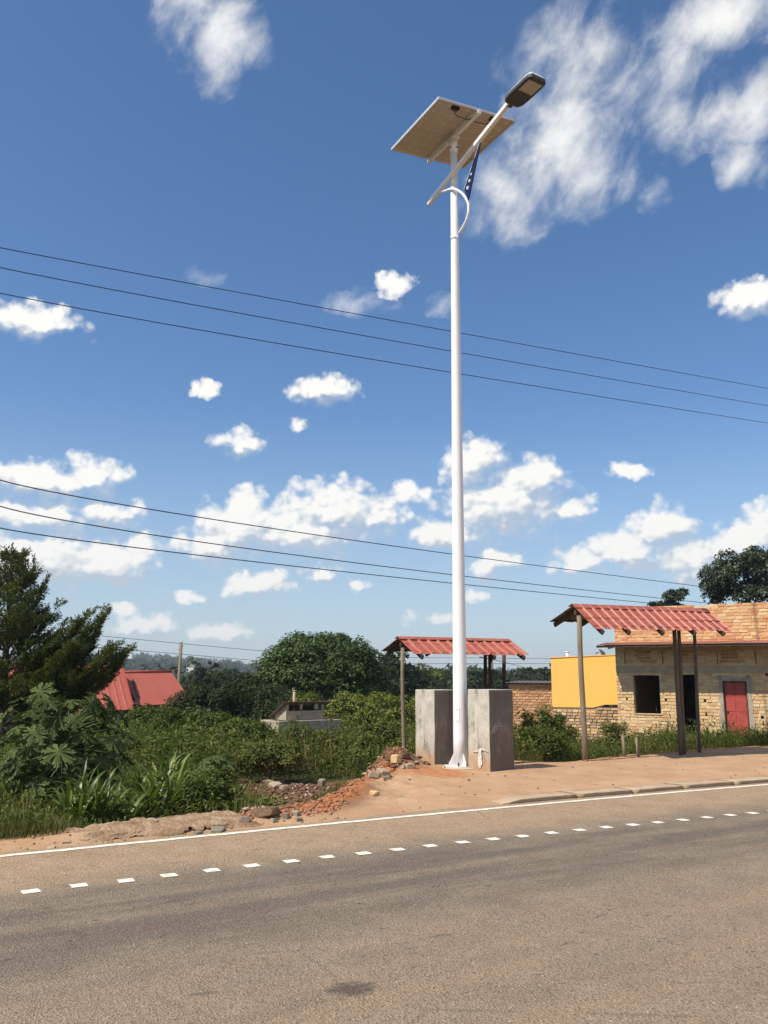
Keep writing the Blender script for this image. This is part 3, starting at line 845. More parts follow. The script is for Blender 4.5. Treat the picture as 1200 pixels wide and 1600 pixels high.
# lamp head
h0, h1 = ap(1.92, 11.60, -OFF), ap(2.72, 11.60, -OFF)
hd = (h1 - h0).normalized(); hs = an.copy(); hu = hs.cross(hd) * -1
if hu.z < 0: hu = -hu
HW = 0.20
def hp_(t, s_, u): return h0 + hd * t + hs * s_ + hu * u
Lh = 0.76
outl = [(0.0, -.6), (0.03, -.8), (0.10, -.95), (0.25, -1), (Lh - .16, -1), (Lh - .05, -.93), (Lh, -.72), (Lh, .72), (Lh - .05, .93), (Lh - .16, 1), (.25, 1), (.10, .95), (.03, .8), (0, .6)]
mb = MB(); mb.prism([hp_(t, s_ * HW, -0.045) for t, s_ in outl], hu * 0.06)
head = recalc(mb.build('lamp_head', MAT['lamp_dark'], lamp)); bevel(head, 0.012, 2)
mb = MB()
ring0 = [hp_(t, s_ * HW * 1.0, 0.016) for t, s_ in outl]; ring1 = [hp_(0.08 + (t - .38) * .86 + .30, s_ * HW * 0.72, 0.10) for t, s_ in outl]
n = len(outl); mb.v += [tuple(p) for p in ring0 + ring1]
for i in range(n):
    j = (i + 1) % n; mb.f.append((i, j, n + j, n + i)); mb.mi.append(0); mb.sm.append(False)
mb.f += [tuple(range(n, 2 * n)), tuple(reversed(range(n)))]; mb.mi += [0, 0]; mb.sm += [False, False]
recalc(mb.build('lamp_lid', MAT['lamp_light'], head))
mb = MB(); mb.box(hp_(0.53, 0, -0.049), (0.28, HW * 1.42, 0.012), Matrix((hd, hs, hu)).transposed())
lens = mb.build('lamp_lens', MAT['lens'], head)
for i in range(2):
    mb = MB()
    mb.box(hp_(0.53, (i - .5) * HW * .66, -0.057), (0.24, HW * .5, 0.006), Matrix((hd, hs, hu)).transposed())
    mb.build('led_row', MAT['lens'], head)
mb = MB(); mb.bar(hp_(-0.06, 0, -0.01), hp_(0.10, 0, -0.01), 0.085, 0.075); mb.build('lamp_socket', MAT['lamp_dark'], head)
# solar panels
pa = Vector((0.4924, -0.8703, 0.0094)).normalized(); pb_ = Vector((0.8653, 0.4907, 0.1024)); pb_ = (pb_ - pa * pb_.dot(pa)).normalized(); pn = pa.cross(pb_).normalized()
if pn.z < 0: pn = -pn
pc = Vector((1.313, 14.789, 12.195)) - base
PLn, PWd = 1.756, 1.81
def solar_back():
    m, N, p, out = new_mat('panel_backsheet')
    tc = N.n('ShaderNodeTexCoord').outputs['UV']
    sp = N.n('ShaderNodeSeparateXYZ'); N.put(tc, sp.inputs[0])
    def grid(nu, nv, w):
        fu = N.m('FRACT', N.m('MULTIPLY', sp.outputs[0], nu)); fv = N.m('FRACT', N.m('MULTIPLY', sp.outputs[1], nv))
        lu = N.m('LESS_THAN', N.m('ABSOLUTE', N.m('SUBTRACT', fu, 0.5)), w * nu); lv_ = N.m('LESS_THAN', N.m('ABSOLUTE', N.m('SUBTRACT', fv, 0.5)), w * nv)
        return lu, lv_
    lu, lv_ = grid(7, 4, 0.0035)
    du, dv = grid(7, 4, 0.011)
    dots = N.m('MULTIPLY', du, dv)
    n1 = N.noise(tc, 3, 4, 0.6)
    c = N.ramp(n1, [(0.3, (0.47, 0.39, 0.31)), (0.7, (0.54, 0.45, 0.36))])  # brown tint puts the light bounced off the dirt into the colour
    c = N.mix(N.m('MULTIPLY', N.m('MAXIMUM', lu, lv_), 0.4), c, (0.70, 0.65, 0.58))
    c = N.mix(dots, c, (0.85, 0.82, 0.76))
    N.put(c, p.inputs['Base Color']); p.inputs['Roughness'].default_value = 0.5
    return m
MAT['backsheet'] = solar_back()
MAT['cells'] = simple('solar_cells', (0.010, 0.014, 0.035), (0.014, 0.02, 0.05), 5, 0.15, spec=0.6)
gap = 0.05
pw = (PWd - gap) / 2
Mp = Matrix((pa, pb_, pn)).transposed()
for sg in (-1, 1):
    cc_ = pc + pb_ * sg * (pw / 2 + gap / 2)
    me = bpy.data.meshes.new('solar_panel')
    q = [cc_ + pa * u * PLn / 2 * .985 + pb_ * w * pw / 2 * .985 + pn * hh for hh in (-0.004, 0.012) for (u, w) in ((-1, -1), (1, -1), (1, 1), (-1, 1))]
    me.from_pydata([tuple(p) for p in q], [], [(3, 2, 1, 0), (4, 5, 6, 7), (0, 1, 5, 4), (1, 2, 6, 5), (2, 3, 7, 6), (3, 0, 4, 7)])
    me.materials.append(MAT['backsheet']); me.materials.append(MAT['cells'])
    me.polygons[1].material_index = 1
    uvl = me.uv_layers.new(name='UVMap')
    uvs = {0: (0, 0), 1: (1, 0), 2: (1, 1), 3: (0, 1)}
    for l in me.loops: uvl.data[l.index].uv = uvs[l.vertex_index % 4]
    panel = recalc(link('solar_panel', me, lamp))
    mb = MB()
    hz_ = 0.046
    for w in (-1, 1):
        mb.box(cc_ + pb_ * w * (pw / 2 - 0.016) - pn * 0.008, (PLn, 0.032, hz_), Mp)
    for u in (-1, 1):
        mb.box(cc_ + pa * u * (PLn / 2 - 0.016) - pn * 0.008, (0.032, pw - 0.066, hz_), Mp)
    mb.build('panel_frame', MAT['alu'], panel)
    jb = cc_ + pa * (PLn / 2 - 0.13) - pb_ * (sg * 0.02) - pn * 0.027
    mb = MB(); mb.box(jb, (0.085, 0.15, 0.04), Mp); mb.box(jb - pn * 0.022, (0.06, 0.11, 0.02), Mp)
    mb.build('junction_box', MAT['black'], panel)
    tgt = pc + pa * (PLn / 2 - 0.22) - pn * 0.05
    pts = []
    for k in range(11):
        t = k / 10
        p = (jb - pa * 0.05).lerp(tgt, t) - pn * 0.01 - pa * 0.06 * math.sin(pi * t) * (1 + .5 * math.sin(t * 9)) - pn * 0.05 * math.sin(pi * t)
        pts.append(p)
    mb = MB(); mb.tube(pts, 0.008, 6); mb.build('panel_cable', MAT['black'], panel)
# rail under the gap between the panels, and the bracket that holds it on the pole
mb = MB(); mb.box(pc - pn * 0.062 + pb_ * .012, (PLn * 1.02, 0.07, 0.070), Mp); mb.build('panel_rail', MAT['white'], lamp)
mb = MB(); mb.box(pc - pn * 0.125 - pa * 0.01, (0.30, 0.16, 0.012), Mp); mb.tube([(0, 0, zt - 0.30), (0, 0, zt - 0.02)], 0.078, 20)
mb.build('panel_bracket', MAT['white'], lamp)
for k in range(4):
    a = R(40 + 90 * k)
    mb = MB(); mb.tube([(0.07 * math.cos(a), 0.07 * math.sin(a), zt - .2), (0.10 * math.cos(a), 0.10 * math.sin(a), zt - .2)], 0.012, 6); mb.build('bracket_bolt', MAT['black'], lamp)

# ------------------------------------------------------------------ concrete pillars
PH = R(37)
e1 = Vector((math.cos(PH), math.sin(PH), 0)); e2 = Vector((-math.sin(PH), math.cos(PH), 0))
def pillar(corner, w, dpt, h, label, tilt):
    """corner: the foot of the near vertical edge; w along the road, dpt away from it"""
    root = empty('concrete_pillar', corner, label, 'concrete pillar', 'concrete pillars beside the lamp', PH)
    nz_, nxx = 15, 7
    mb = MB()
    def P(u, v_, t):
        j = Vector((mnoise.noise(Vector((u * 3.1 + corner.x, v_ * 3.1, t * 3.1))), mnoise.noise(Vector((u * 3.1, v_ * 3.1 + 9, t * 3.1))), 0)) * 0.010
        return Vector((u * w, v_ * dpt, t * h)) + Vector((tilt * t * h, 0, 0)) + j
    faces = []
    def sheet(fn, na, nb):
        b = len(mb.v)
        for i in range(na + 1):
            for k in range(nb + 1): mb.v.append(tuple(fn(i / na, k / nb)))
        for i in range(na):
            for k in range(nb):
                q = b + i * (nb + 1) + k
                mb.f.append((q, q + nb + 1, q + nb + 2, q + 1)); mb.mi.append(0); mb.sm.append(False)
    sheet(lambda a, t: P(a, 0, t), nxx, nz_)
    k0 = len(mb.f)
    sheet(lambda a, t: P(a, 1, t), nxx, nz_); sheet(lambda a, t: P(0, a, t), nxx, nz_); sheet(lambda a, t: P(1, a, t), nxx, nz_)
    sheet(lambda a, t: P(a, t, 1), nxx, nxx)
    me = mb.mesh('shaft', MAT['conc'])
    at_ = me.attributes.new('face_shade', 'FLOAT', 'FACE')
    at_.data.foreach_set('value', [1.0] * k0 + [0.0] * (len(mb.f) - k0))  # only the road-facing sheet carries the painted shade
    import bmesh
    bm = bmesh.new(); bm.from_mesh(me); bmesh.ops.remove_doubles(bm, verts=bm.verts, dist=0.004); bmesh.ops.recalc_face_normals(bm, faces=bm.faces); bm.to_mesh(me); bm.free()
    o = link('shaft', me, root)
    bevel(o, 0.012, 2)
    return root
cR = gp(766, 1208, 0.08); cL = gp(679, 1199.5, 0.08)
pilR = pillar(cR, 0.56, 0.52, 1.32, 'grey concrete pillar with a white paint mark low on its left face', 0.0)
pilL = pillar(cL, 0.56, 0.52, 1.30, 'grey stained concrete pillar next to the heap of rubble', 0.0)
# white splash of paint on the lit face, chalk scribbles on the one painted darker for shade
mb = MB()
def onl(v_, t): return Vector((-0.011, v_, t))
shape = [(0.13, 0.13), (0.17, 0.07), (0.205, 0.10), (0.215, 0.22), (0.22, 0.33), (0.27, 0.325), (0.36, 0.295), (0.37, 0.32), (0.27, 0.365), (0.215, 0.375), (0.15, 0.375), (0.08, 0.34), (0.02, 0.315), (0.02, 0.335), (0.09, 0.365), (0.16, 0.40)]
body = [(0.235, 0.035), (0.25, 0.05), (0.262, 0.03), (0.272, 0.075), (0.292, 0.09), (0.286, 0.16), (0.295, 0.23), (0.278, 0.275), (0.285, 0.295), (0.32, 0.285), (0.365, 0.288), (0.405, 0.272), (0.41, 0.285), (0.36, 0.31), (0.30, 0.325), (0.262, 0.345), (0.21, 0.362), (0.15, 0.358), (0.09, 0.33), (0.045, 0.312), (0.05, 0.305), (0.11, 0.318), (0.17, 0.33), (0.205, 0.318), (0.212, 0.28), (0.20, 0.24), (0.205, 0.17), (0.188, 0.12), (0.20, 0.08), (0.215, 0.09)]
mb.prism([onl(v_ - 0.02, t + 0.02) for v_, t in body], (-0.0025, 0, 0))
MAT['splash'] = simple('dirty_white_splash', (0.40, 0.34, 0.27), (0.74, 0.71, 0.64), 26, 0.85)
recalc(mb.build('paint_mark', MAT['splash'], pilR))
MAT['chalk'] = simple('chalk', (0.30, 0.28, 0.26), (0.42, 0.40, 0.37), 30, 0.95)
mb = MB()
def stroke(pts, r=0.0045):
    for a, b in zip(pts, pts[1:]):
        mb.bar((a[0], -0.012, a[1]), (b[0], -0.012, b[1]), r * 2, 0.003, up=(0, 1, 0))
stroke([(0.05, 0.62), (0.09, 0.70), (0.12, 0.76)]); stroke([(0.09, 0.62), (0.12, 0.69), (0.13, 0.75)])
stroke([(0.14, 0.68), (0.18, 0.76), (0.20, 0.79), (0.235, 0.785), (0.25, 0.765)]); stroke([(0.19, 0.72), (0.25, 0.735), (0.30, 0.73)])
mb.build('chalk_marks', MAT['chalk'], pilR)
# low concrete footing round the lamp foot
fo = MB()
ang = [i / 18 * 2 * pi for i in range(18)]
fc = gp(712, 1199, 0.10)
rim = [fc + Vector((math.cos(a) * 0.62 * (1 + .12 * math.sin(3 * a)), math.sin(a) * 0.42 * (1 + .1 * math.cos(2 * a)), 0)) for a in ang]
fo.prism([Vector((p.x, p.y, 0.04)) for p in rim], (0, 0, 0.074))
MAT['pad'] = simple('pale_footing', (0.46, 0.36, 0.25), (0.58, 0.48, 0.36), 5, 0.95, 0.5, 40)
tag(recalc(fo.build('concrete_footing', MAT['pad'])), 'thin cracked concrete footing around the lamp base', 'concrete footing')

# ------------------------------------------------------------------ corrugated sheets
def tin_sheet(o, u, v_, L, Wd, pitch=0.24, rib=0.028, th=0.004, sag=0.0):
    """o corner at the top, u along the ridge, v_ down the slope"""
    u = Vector(u); v_ = Vector(v_); n = v_.cross(u).normalized()
    if n.z < 0: n = -n
    prof = []
    k = int(L / pitch) + 1
    for i in range(k):
        x = i * pitch
        for dx, h in ((0.0, 0), (pitch * .62, 0), (pitch * .72, rib), (pitch * .9, rib)):
            if x + dx <= L: prof.append((x + dx, h))
    prof.append((L, 0))
    mb = MB(); rows = 5
    for side in (0, 1):
        for r in range(rows):
            for (x, h) in prof:
                t = r / (rows - 1)
                w = mnoise.noise(Vector((x * 0.9 + o[0], t * 2.2, 3.3))) * 0.012
                mb.v.append(tuple(Vector(o) + u * x + v_ * (Wd * t) + n * (h + w - side * th - sag * math.sin(pi * t))))
    m_ = len(prof)
    for side in (0, 1):
        b = side * rows * m_
        for r in range(rows - 1):
            for i in range(m_ - 1):
                q = (b + r * m_ + i, b + r * m_ + i + 1, b + (r + 1) * m_ + i + 1, b + (r + 1) * m_ + i)
                mb.f.append(q if side == 0 else q[::-1]); mb.mi.append(side); mb.sm.append(False)
    tot = rows * m_
    for r in (0, rows - 1):
        for i in range(m_ - 1):
            mb.f.append((r * m_ + i, r * m_ + i + 1, tot + r * m_ + i + 1, tot + r * m_ + i)); mb.mi.append(0); mb.sm.append(False)
    for i in (0, m_ - 1):
        for r in range(rows - 1):
            mb.f.append((r * m_ + i, (r + 1) * m_ + i, tot + (r + 1) * m_ + i, tot + r * m_ + i)); mb.mi.append(0); mb.sm.append(False)
    return mb

# ------------------------------------------------------------------ shelters
def shelter(X, Y, Z, th, L, w, d, w2, d2, s, posts, raf, label, extra=None):
    u = Vector((math.cos(th), math.sin(th), s)).normalized(); v1 = Vector((math.sin(th), -math.cos(th), 0))
    g = gz(X, Y)
    org = Vector((X, Y, g))
    root = empty('roadside_shelter', org, label, 'shelter', 'open market shelters by the road')
    r0 = Vector((X, Y, Z)) - org
    front = (v1 * w - Vector((0, 0, d))); rear = (-v1 * w2 - Vector((0, 0, d2)))
    for nm, sl_ in (('front_roof_sheet', front), ('rear_roof_sheet', rear)):
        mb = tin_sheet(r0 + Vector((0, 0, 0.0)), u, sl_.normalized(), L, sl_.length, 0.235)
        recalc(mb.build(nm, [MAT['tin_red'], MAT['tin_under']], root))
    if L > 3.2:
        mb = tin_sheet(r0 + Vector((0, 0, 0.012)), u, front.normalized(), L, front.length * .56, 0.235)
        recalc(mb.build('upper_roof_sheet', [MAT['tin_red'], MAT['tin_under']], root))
    mb = MB()
    n1 = front.normalized() * 0.13; n2 = rear.normalized() * 0.13
    up_ = Vector((0, 0, 0.036))
    a0 = r0 - u * 0.02 + up_; a1 = r0 + u * (L * 0.995) + up_
    for q in ((a0, a1, n1), (a0, a1, n2)):
        mb.face([q[0], q[1], q[1] + q[2], q[0] + q[2]]); mb.face([q[0] - Vector((0, 0, .004)), q[0] + q[2] - Vector((0, 0, .004)), q[1] + q[2] - Vector((0, 0, .004)), q[1] - Vector((0, 0, .004))])
    mb.build('ridge_cap', MAT['tin_red'], root)
    for t in raf:
        for sl_, ov in ((front, 1.04), (rear, 1.02)):
            p0 = r0 + u * (t * L) - Vector((0, 0, 0.055)); p1 = p0 + sl_ * ov
            mb = MB(); mb.bar(p0, p1, 0.045, 0.085); mb.build('rafter', MAT['wood_dark'], root)
    for k in (0.35, 0.85):
        for sl_ in (front, rear):
            p0 = r0 + sl_ * k - Vector((0, 0, 0.02)) + u * 0.03; mb = MB(); mb.bar(p0, p0 + u * (L - 0.06), 0.04, 0.035); mb.build('purlin', MAT['wood_dark'], root)
    p0 = r0 - Vector((0, 0, 0.13)) + u * 0.05; mb = MB(); mb.bar(p0, p0 + u * (L - 0.2), 0.06, 0.08); mb.build('ridge_beam', MAT['wood_dark'], root)
    for (pt, pb2, r_, m_) in posts:
        a = pb2 - org; b = pt - org
        pts = [a.lerp(b, t) + Vector((mnoise.noise(Vector((t * 2 + a.x, a.y, 0))) * 0.018, 0, 0)) for t in (0, .2, .4, .6, .8, 1)]
        pts[0] = a - Vector((0, 0, 0.15))
        mb = MB(); mb.tube(pts, [r_ * 1.06, r_ * 1.03, r_, r_ * .98, r_ * .96, r_ * .95], 10); mb.build('post', MAT[m_], root)
    # beam over the posts at the far end
    return root
def post(pxt, pyt, pxb, pyb, Y, r_, m_):
    b = at(pxb, pyb, Y); t = at(pxt, pyt, Y)
    b.z = gz(b.x, b.y)
    return (t, b, r_, m_)
shR = shelter(3.609, 15.9, 2.953, 0.508, 3.70, 0.60, 0.47, 0.70, 0.27, 0.02,
        [post(905, 962, 914, 1187, 15.9, 0.050, 'wood'), post(1053, 975, 1064, 1176, 17.25, 0.044, 'wood_mid'), post(1060, 975, 1069, 1176, 17.5, 0.038, 'wood_mid'), post(1084, 975, 1093, 1172, 17.9, 0.036, 'wood_mid')],
        (0.04, 0.22, 0.46, 0.70, 0.93), 'red tin roofed shelter on thin wooden posts in front of the brick building')
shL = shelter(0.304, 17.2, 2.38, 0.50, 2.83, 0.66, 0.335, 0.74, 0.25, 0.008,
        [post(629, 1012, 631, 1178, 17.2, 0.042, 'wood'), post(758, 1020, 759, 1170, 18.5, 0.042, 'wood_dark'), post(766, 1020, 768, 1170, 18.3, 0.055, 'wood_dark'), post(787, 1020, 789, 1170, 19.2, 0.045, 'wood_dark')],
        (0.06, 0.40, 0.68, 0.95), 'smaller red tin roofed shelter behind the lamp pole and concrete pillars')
pj = at(769, 1041, 18.22) - shL.location
mb = MB(); mb.box(pj, (0.045, 0.03, 0.13)); mb.tube([pj + Vector((0, 0, .06)), pj + Vector((0, 0, .1))], 0.012, 6)
mb.build('meter_box', MAT['white'], shL)

# ------------------------------------------------------------------ brick walls
def holes_core(parent, o, w, nrm, L0, L1, z0, z1, thick, openings, mat, name='wall', off=0.012):
    """solid wall with openings; w along, nrm outward; only outer faces are made"""
    xs = sorted({L0, L1, *[a for q in openings for a in q[:2] if L0 < a < L1]}); zs_ = sorted({z0, z1, *[a for q in openings for a in q[2:4] if z0 < a < z1]})
    def solid(i, k):
        if i < 0 or k < 0 or i >= len(xs) - 1 or k >= len(zs_) - 1: return False
        cx = (xs[i] + xs[i + 1]) / 2; cz = (zs_[k] + zs_[k + 1]) / 2
        return not any(a < cx < b and c < cz < d for a, b, c, d in openings)
    mb = MB()
    P = lambda x, z, t: Vector(o) + Vector(w) * x + Vector((0, 0, z)) - Vector(nrm) * (off + t)
    for i in range(len(xs) - 1):
        for k in range(len(zs_) - 1):
            if not solid(i, k): continue
            a, b, c, d = xs[i], xs[i + 1], zs_[k], zs_[k + 1]
            mb.face([P(a, c, 0), P(b, c, 0), P(b, d, 0), P(a, d, 0)]); mb.face([P(a, c, thick), P(a, d, thick), P(b, d, thick), P(b, c, thick)])
            if not solid(i - 1, k): mb.face([P(a, c, 0), P(a, d, 0), P(a, d, thick), P(a, c, thick)])
            if not solid(i + 1, k): mb.face([P(b, c, 0), P(b, c, thick), P(b, d, thick), P(b, d, 0)])
            if not solid(i, k - 1): mb.face([P(a, c, 0), P(a, c, thick), P(b, c, thick), P(b, c, 0)])
            if not solid(i, k + 1): mb.face([P(a, d, 0), P(b, d, 0), P(b, d, thick), P(a, d, thick)])
    return mb.build(name, mat, parent)
def brick_shape(l, h, dep, j=0.006):
    """an uneven brick of 8 corners, about its centre, front towards -y"""
    P = []
    for x in (-1, 1):
        for y in (-1, 1):
            for z in (-1, 1):
                q = [x * l / 2, y * dep / 2, z * h / 2]
                if y < 0: q[0] += random.uniform(-j, j * .2) * x; q[2] += random.uniform(-j, j * .2) * z; q[1] += random.uniform(-.006, .004)
                P.append(q)
    return P
BF = [(0, 1, 3, 2), (4, 6, 7, 5), (0, 4, 5, 1), (2, 3, 7, 6), (0, 2, 6, 4), (1, 5, 7, 3)]
def brick_face(parent, o, w, nrm, L0, L1, z0, z1, openings, mats, bl=0.23, bh=0.09, joint=0.016, budget=300, keep=None, top=None, rough=0.0, sxy=None):
    """courses of bricks 12 mm proud of the wall core. mats: function(x,z)->material"""
    w = Vector(w); nrm = Vector(nrm)
    M3 = Matrix((w, -nrm, Vector((0, 0, 1)))).transposed()
    items = []
    z = z0; c = 0
    while z + bh <= z1 + 0.001:
        x = L0 - (bl + joint) * (0.5 if c % 2 else 0.0) - random.uniform(0, .03)
        while x < L1:
            ll = bl + random.uniform(-0.025, 0.02) * (1 + rough * 2)
            a, b = max(x, L0 + 0.002), min(x + ll, L1 - 0.002)
            zz0, zz1 = z, z + bh
            segs = [(a, b)]
            for (p, q, r_, s_) in openings:
                if zz1 > r_ + 0.02 and zz0 < s_ - 0.02:
                    ns = []
                    for (aa, bb) in segs:
                        if bb <= p or aa >= q: ns.append((aa, bb)); continue
                        if aa < p: ns.append((aa, p - 0.002))
                        if bb > q: ns.append((q + 0.002, bb))
                    segs = ns
            for (aa, bb) in segs:
                if bb - aa < 0.05: continue
                cx, cz = (aa + bb) / 2, (zz0 + zz1) / 2
                if top and zz1 > top(cx): continue
                if keep and not keep(cx, cz): continue
                items.append((cx, cz, bb - aa, bh - abs(random.gauss(0, .006)), random.gauss(0, 0.002 + rough * .008), random.gauss(0, 0.012 + rough * .04)))
            x += ll + joint + random.uniform(-.004, .006)
        z += bh + joint; c += 1
    def dist(it):
        p = Vector(o) + w * it[0]
        return (p - Vector((0, 0, EYE))).length / max(it[2], .05)
    order = sorted(range(len(items)), key=lambda i: dist(items[i]))
    solo = set(order[:budget])
    cache = {}
    groups = {}
    for i, (cx, cz, l, h, pr, rot) in enumerate(items):
        mm = mats(cx, cz)
        pos = Vector(o) + w * cx + Vector((0, 0, cz)) + nrm * (pr - 0.022)
        if i in solo:
            lq = round(l / 0.03) * 0.03; key = (lq, mm.name, random.randrange(3))
            if key not in cache:
                me = bpy.data.meshes.new('brick'); me.from_pydata(brick_shape(max(lq, .05), bh, 0.05, 0.008 + rough * .012), [], BF); me.materials.append(mm); cache[key] = me
            ob = link('brick', cache[key], parent)
            ob.matrix_local = Matrix.Translation(pos) @ (M3 @ Matrix.Rotation(rot * .6, 3, 'Y')).to_4x4()
        else:
            groups.setdefault(mm.name, []).append((pos, brick_shape(l, h, 0.05, 0.008 + rough * .012)))
    for k, lst in groups.items():
        v = []; f = []
        for pos, sh in lst:
            b = len(v); v += [tuple(pos + M3 @ Vector(q)) for q in sh]; f += [tuple(b + i for i in q) for q in BF]
        me = bpy.data.meshes.new('brick'); me.from_pydata(v, [], f); me.materials.append(bpy.data.materials[k])
        ob = link('brick', me, parent); ob['kind'] = 'stuff'

# ------------------------------------------------------------------ brick building
WA = R(32)
BD = at(1148, 1163, 27.0)
bw_ = Vector((math.cos(WA), -math.sin(WA), 0)); bn = Vector((-math.sin(WA), -math.cos(WA), 0))      # bn points at the road
def wl(px, py, off=0.0):
    r = ray(px, py); C = Vector((0, 0, EYE))
    t = ((BD + bn * off - C).dot(bn)) / r.dot(bn); P = C + r * t
    return ((P - BD).dot(bw_), P.z)
bx0 = wl(964, 1080)[0]; bx1 = 4.2
gzb = -0.55
bld = empty('brick_building', (BD.x, BD.y, 0), 'unfinished ochre brick building with a red metal door and rusty tin eave', 'building')
BO = Vector((0, 0, 0))      # local origin: BD at z = 0
win = (wl(990, 1080)[0], wl(1031, 1080)[0], wl(1010, 1115)[1], wl(1010, 1054.5)[1])
dor = (wl(1063, 1054)[0], wl(1089, 1100)[0], gzb, wl(1075, 1054)[1])
red = (wl(1129, 1064)[0], wl(1168.5, 1100)[0], wl(1150, 1163)[1], wl(1150, 1064.3)[1])
ops = [win, dor, red]
for (px, py) in ((979.5, 1092), (1041, 1094), (1101.5, 1095), (1103.5, 1117), (1191, 1120), (1197, 1052), (1167, 1047), (1122, 1057)):
    x, z = wl(px, py); ops.append((x - random.uniform(.025, .05), x + random.uniform(.025, .05), z - random.uniform(.04, .09), z + random.uniform(.02, .06)))
ztop = wl(1150, 942)[1]
zroof = wl(1000, 1006)[1]
core = holes_core(bld, BO, bw_, bn, bx0, bx1, gzb, ztop - 0.05, 0.22, ops, MAT['mortar'], 'wall')
zl0, zl1 = wl(1000, 1051)[1], wl(1000, 1040)[1]
# ring beam of grey cement over the openings, cement patches round the red door
mb = MB()
mb.box((bw_ * ((bx0 + bx1) / 2) + Vector((0, 0, (zl0 + zl1) / 2))) + bn * (-0.012), (bx1 - bx0 - 0.02, 0.05, zl1 - zl0), Matrix((bw_, -bn, Vector((0, 0, 1)))).transposed())
mb.build('ring_beam', MAT['beam'], bld)
def patch(outline):
    mb = MB(); mb.prism([bw_ * x + Vector((0, 0, z)) + bn * 0.004 for x, z in outline], bn * 0.014)
    recalc(mb.build('cement_patch', MAT['cement'], bld))
ra, rb, rc_, rd_ = red
def jag(xa, xb, za, zb, n=9, side=1):
    pts = [(xa, za), (xa, zb)]
    k = [(xb + side * random.uniform(-.05, .06), zb + (za - zb) * i / n) for i in range(n + 1)]
    return pts + k
patch(jag(ra - .012, ra - .13, rc_, rd_ + .16, 9, -1)); patch(jag(rb + .012, rb + .14, rc_, rd_ + .2, 9, 1))
patch([(ra - .16, rd_ + .02), (ra - .2, rd_ + .13), (ra - .02, rd_ + .17), (rb - .1, rd_ + .12), (rb + .1, rd_ + .19), (rb + .02, rd_ + .02)])
cem = lambda x, z: (zl0 - .01 < z < zl1 + .01) or (rc_ < z < rd_ + .14 and (ra - .10 < x < rb + .10))
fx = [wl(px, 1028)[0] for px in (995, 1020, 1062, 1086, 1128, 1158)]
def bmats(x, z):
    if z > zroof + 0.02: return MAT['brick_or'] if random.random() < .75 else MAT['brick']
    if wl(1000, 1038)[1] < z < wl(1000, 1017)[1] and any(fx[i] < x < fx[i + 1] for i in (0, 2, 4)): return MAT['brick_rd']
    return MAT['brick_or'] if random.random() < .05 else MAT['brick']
ptop = lambda x: ztop + 0.012 + 0.03 * math.sin(x * 2.3)
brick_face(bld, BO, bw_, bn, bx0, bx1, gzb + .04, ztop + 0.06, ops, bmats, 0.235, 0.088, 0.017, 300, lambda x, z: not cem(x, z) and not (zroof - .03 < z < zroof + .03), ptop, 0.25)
# left side wall, back wall with two gaps, floor and roof slab
DEP = 4.2
lw = -bn
holes_core(bld, BO + bw_ * bx0, lw, -bw_, 0.25, DEP, gzb, ztop - 0.08, 0.2, [], MAT['mortar'], 'side_wall', 0.012)
brick_face(bld, BO + bw_ * bx0, lw, -bw_, 0.0, DEP, gzb + .04, ztop, [], lambda x, z: MAT['brick'], 0.235, 0.088, 0.017, 0, None, None, 0.25)
def bk(px, py):
    r = ray(px, py); C = Vector((0, 0, EYE)); o2 = BD - bn * DEP
    t = ((o2 - C).dot(bn)) / r.dot(bn); P = C + r * t
    return (P - BD).dot(bw_), P.z
bh = []
for (px, py, a, b) in ((1018.5, 1092, .05, .085), (1024, 1108, .05, .10)):
    x, z = bk(px, py); bh.append((x - a, x + a, z - b, z + b))
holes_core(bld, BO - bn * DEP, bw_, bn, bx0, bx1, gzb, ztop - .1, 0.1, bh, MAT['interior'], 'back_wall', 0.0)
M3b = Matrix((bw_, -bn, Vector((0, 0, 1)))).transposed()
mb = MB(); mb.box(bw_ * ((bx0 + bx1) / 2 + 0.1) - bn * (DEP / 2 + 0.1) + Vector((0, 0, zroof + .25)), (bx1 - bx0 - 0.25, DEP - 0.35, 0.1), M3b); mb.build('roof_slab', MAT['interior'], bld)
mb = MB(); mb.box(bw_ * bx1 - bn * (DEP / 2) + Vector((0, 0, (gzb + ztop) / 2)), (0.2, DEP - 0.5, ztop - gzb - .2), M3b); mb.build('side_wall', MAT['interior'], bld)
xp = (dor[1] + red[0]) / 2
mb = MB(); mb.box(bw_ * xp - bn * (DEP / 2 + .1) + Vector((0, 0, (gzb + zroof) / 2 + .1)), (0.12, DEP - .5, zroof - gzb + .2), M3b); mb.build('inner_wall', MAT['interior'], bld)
mb = MB(); mb.box(bw_ * ((bx0 + bx1) / 2) - bn * (DEP / 2) + Vector((0, 0, gzb + 0.1)), (bx1 - bx0 - .3, DEP - .5, 0.1), M3b); mb.build('floor', MAT['interior'], bld)
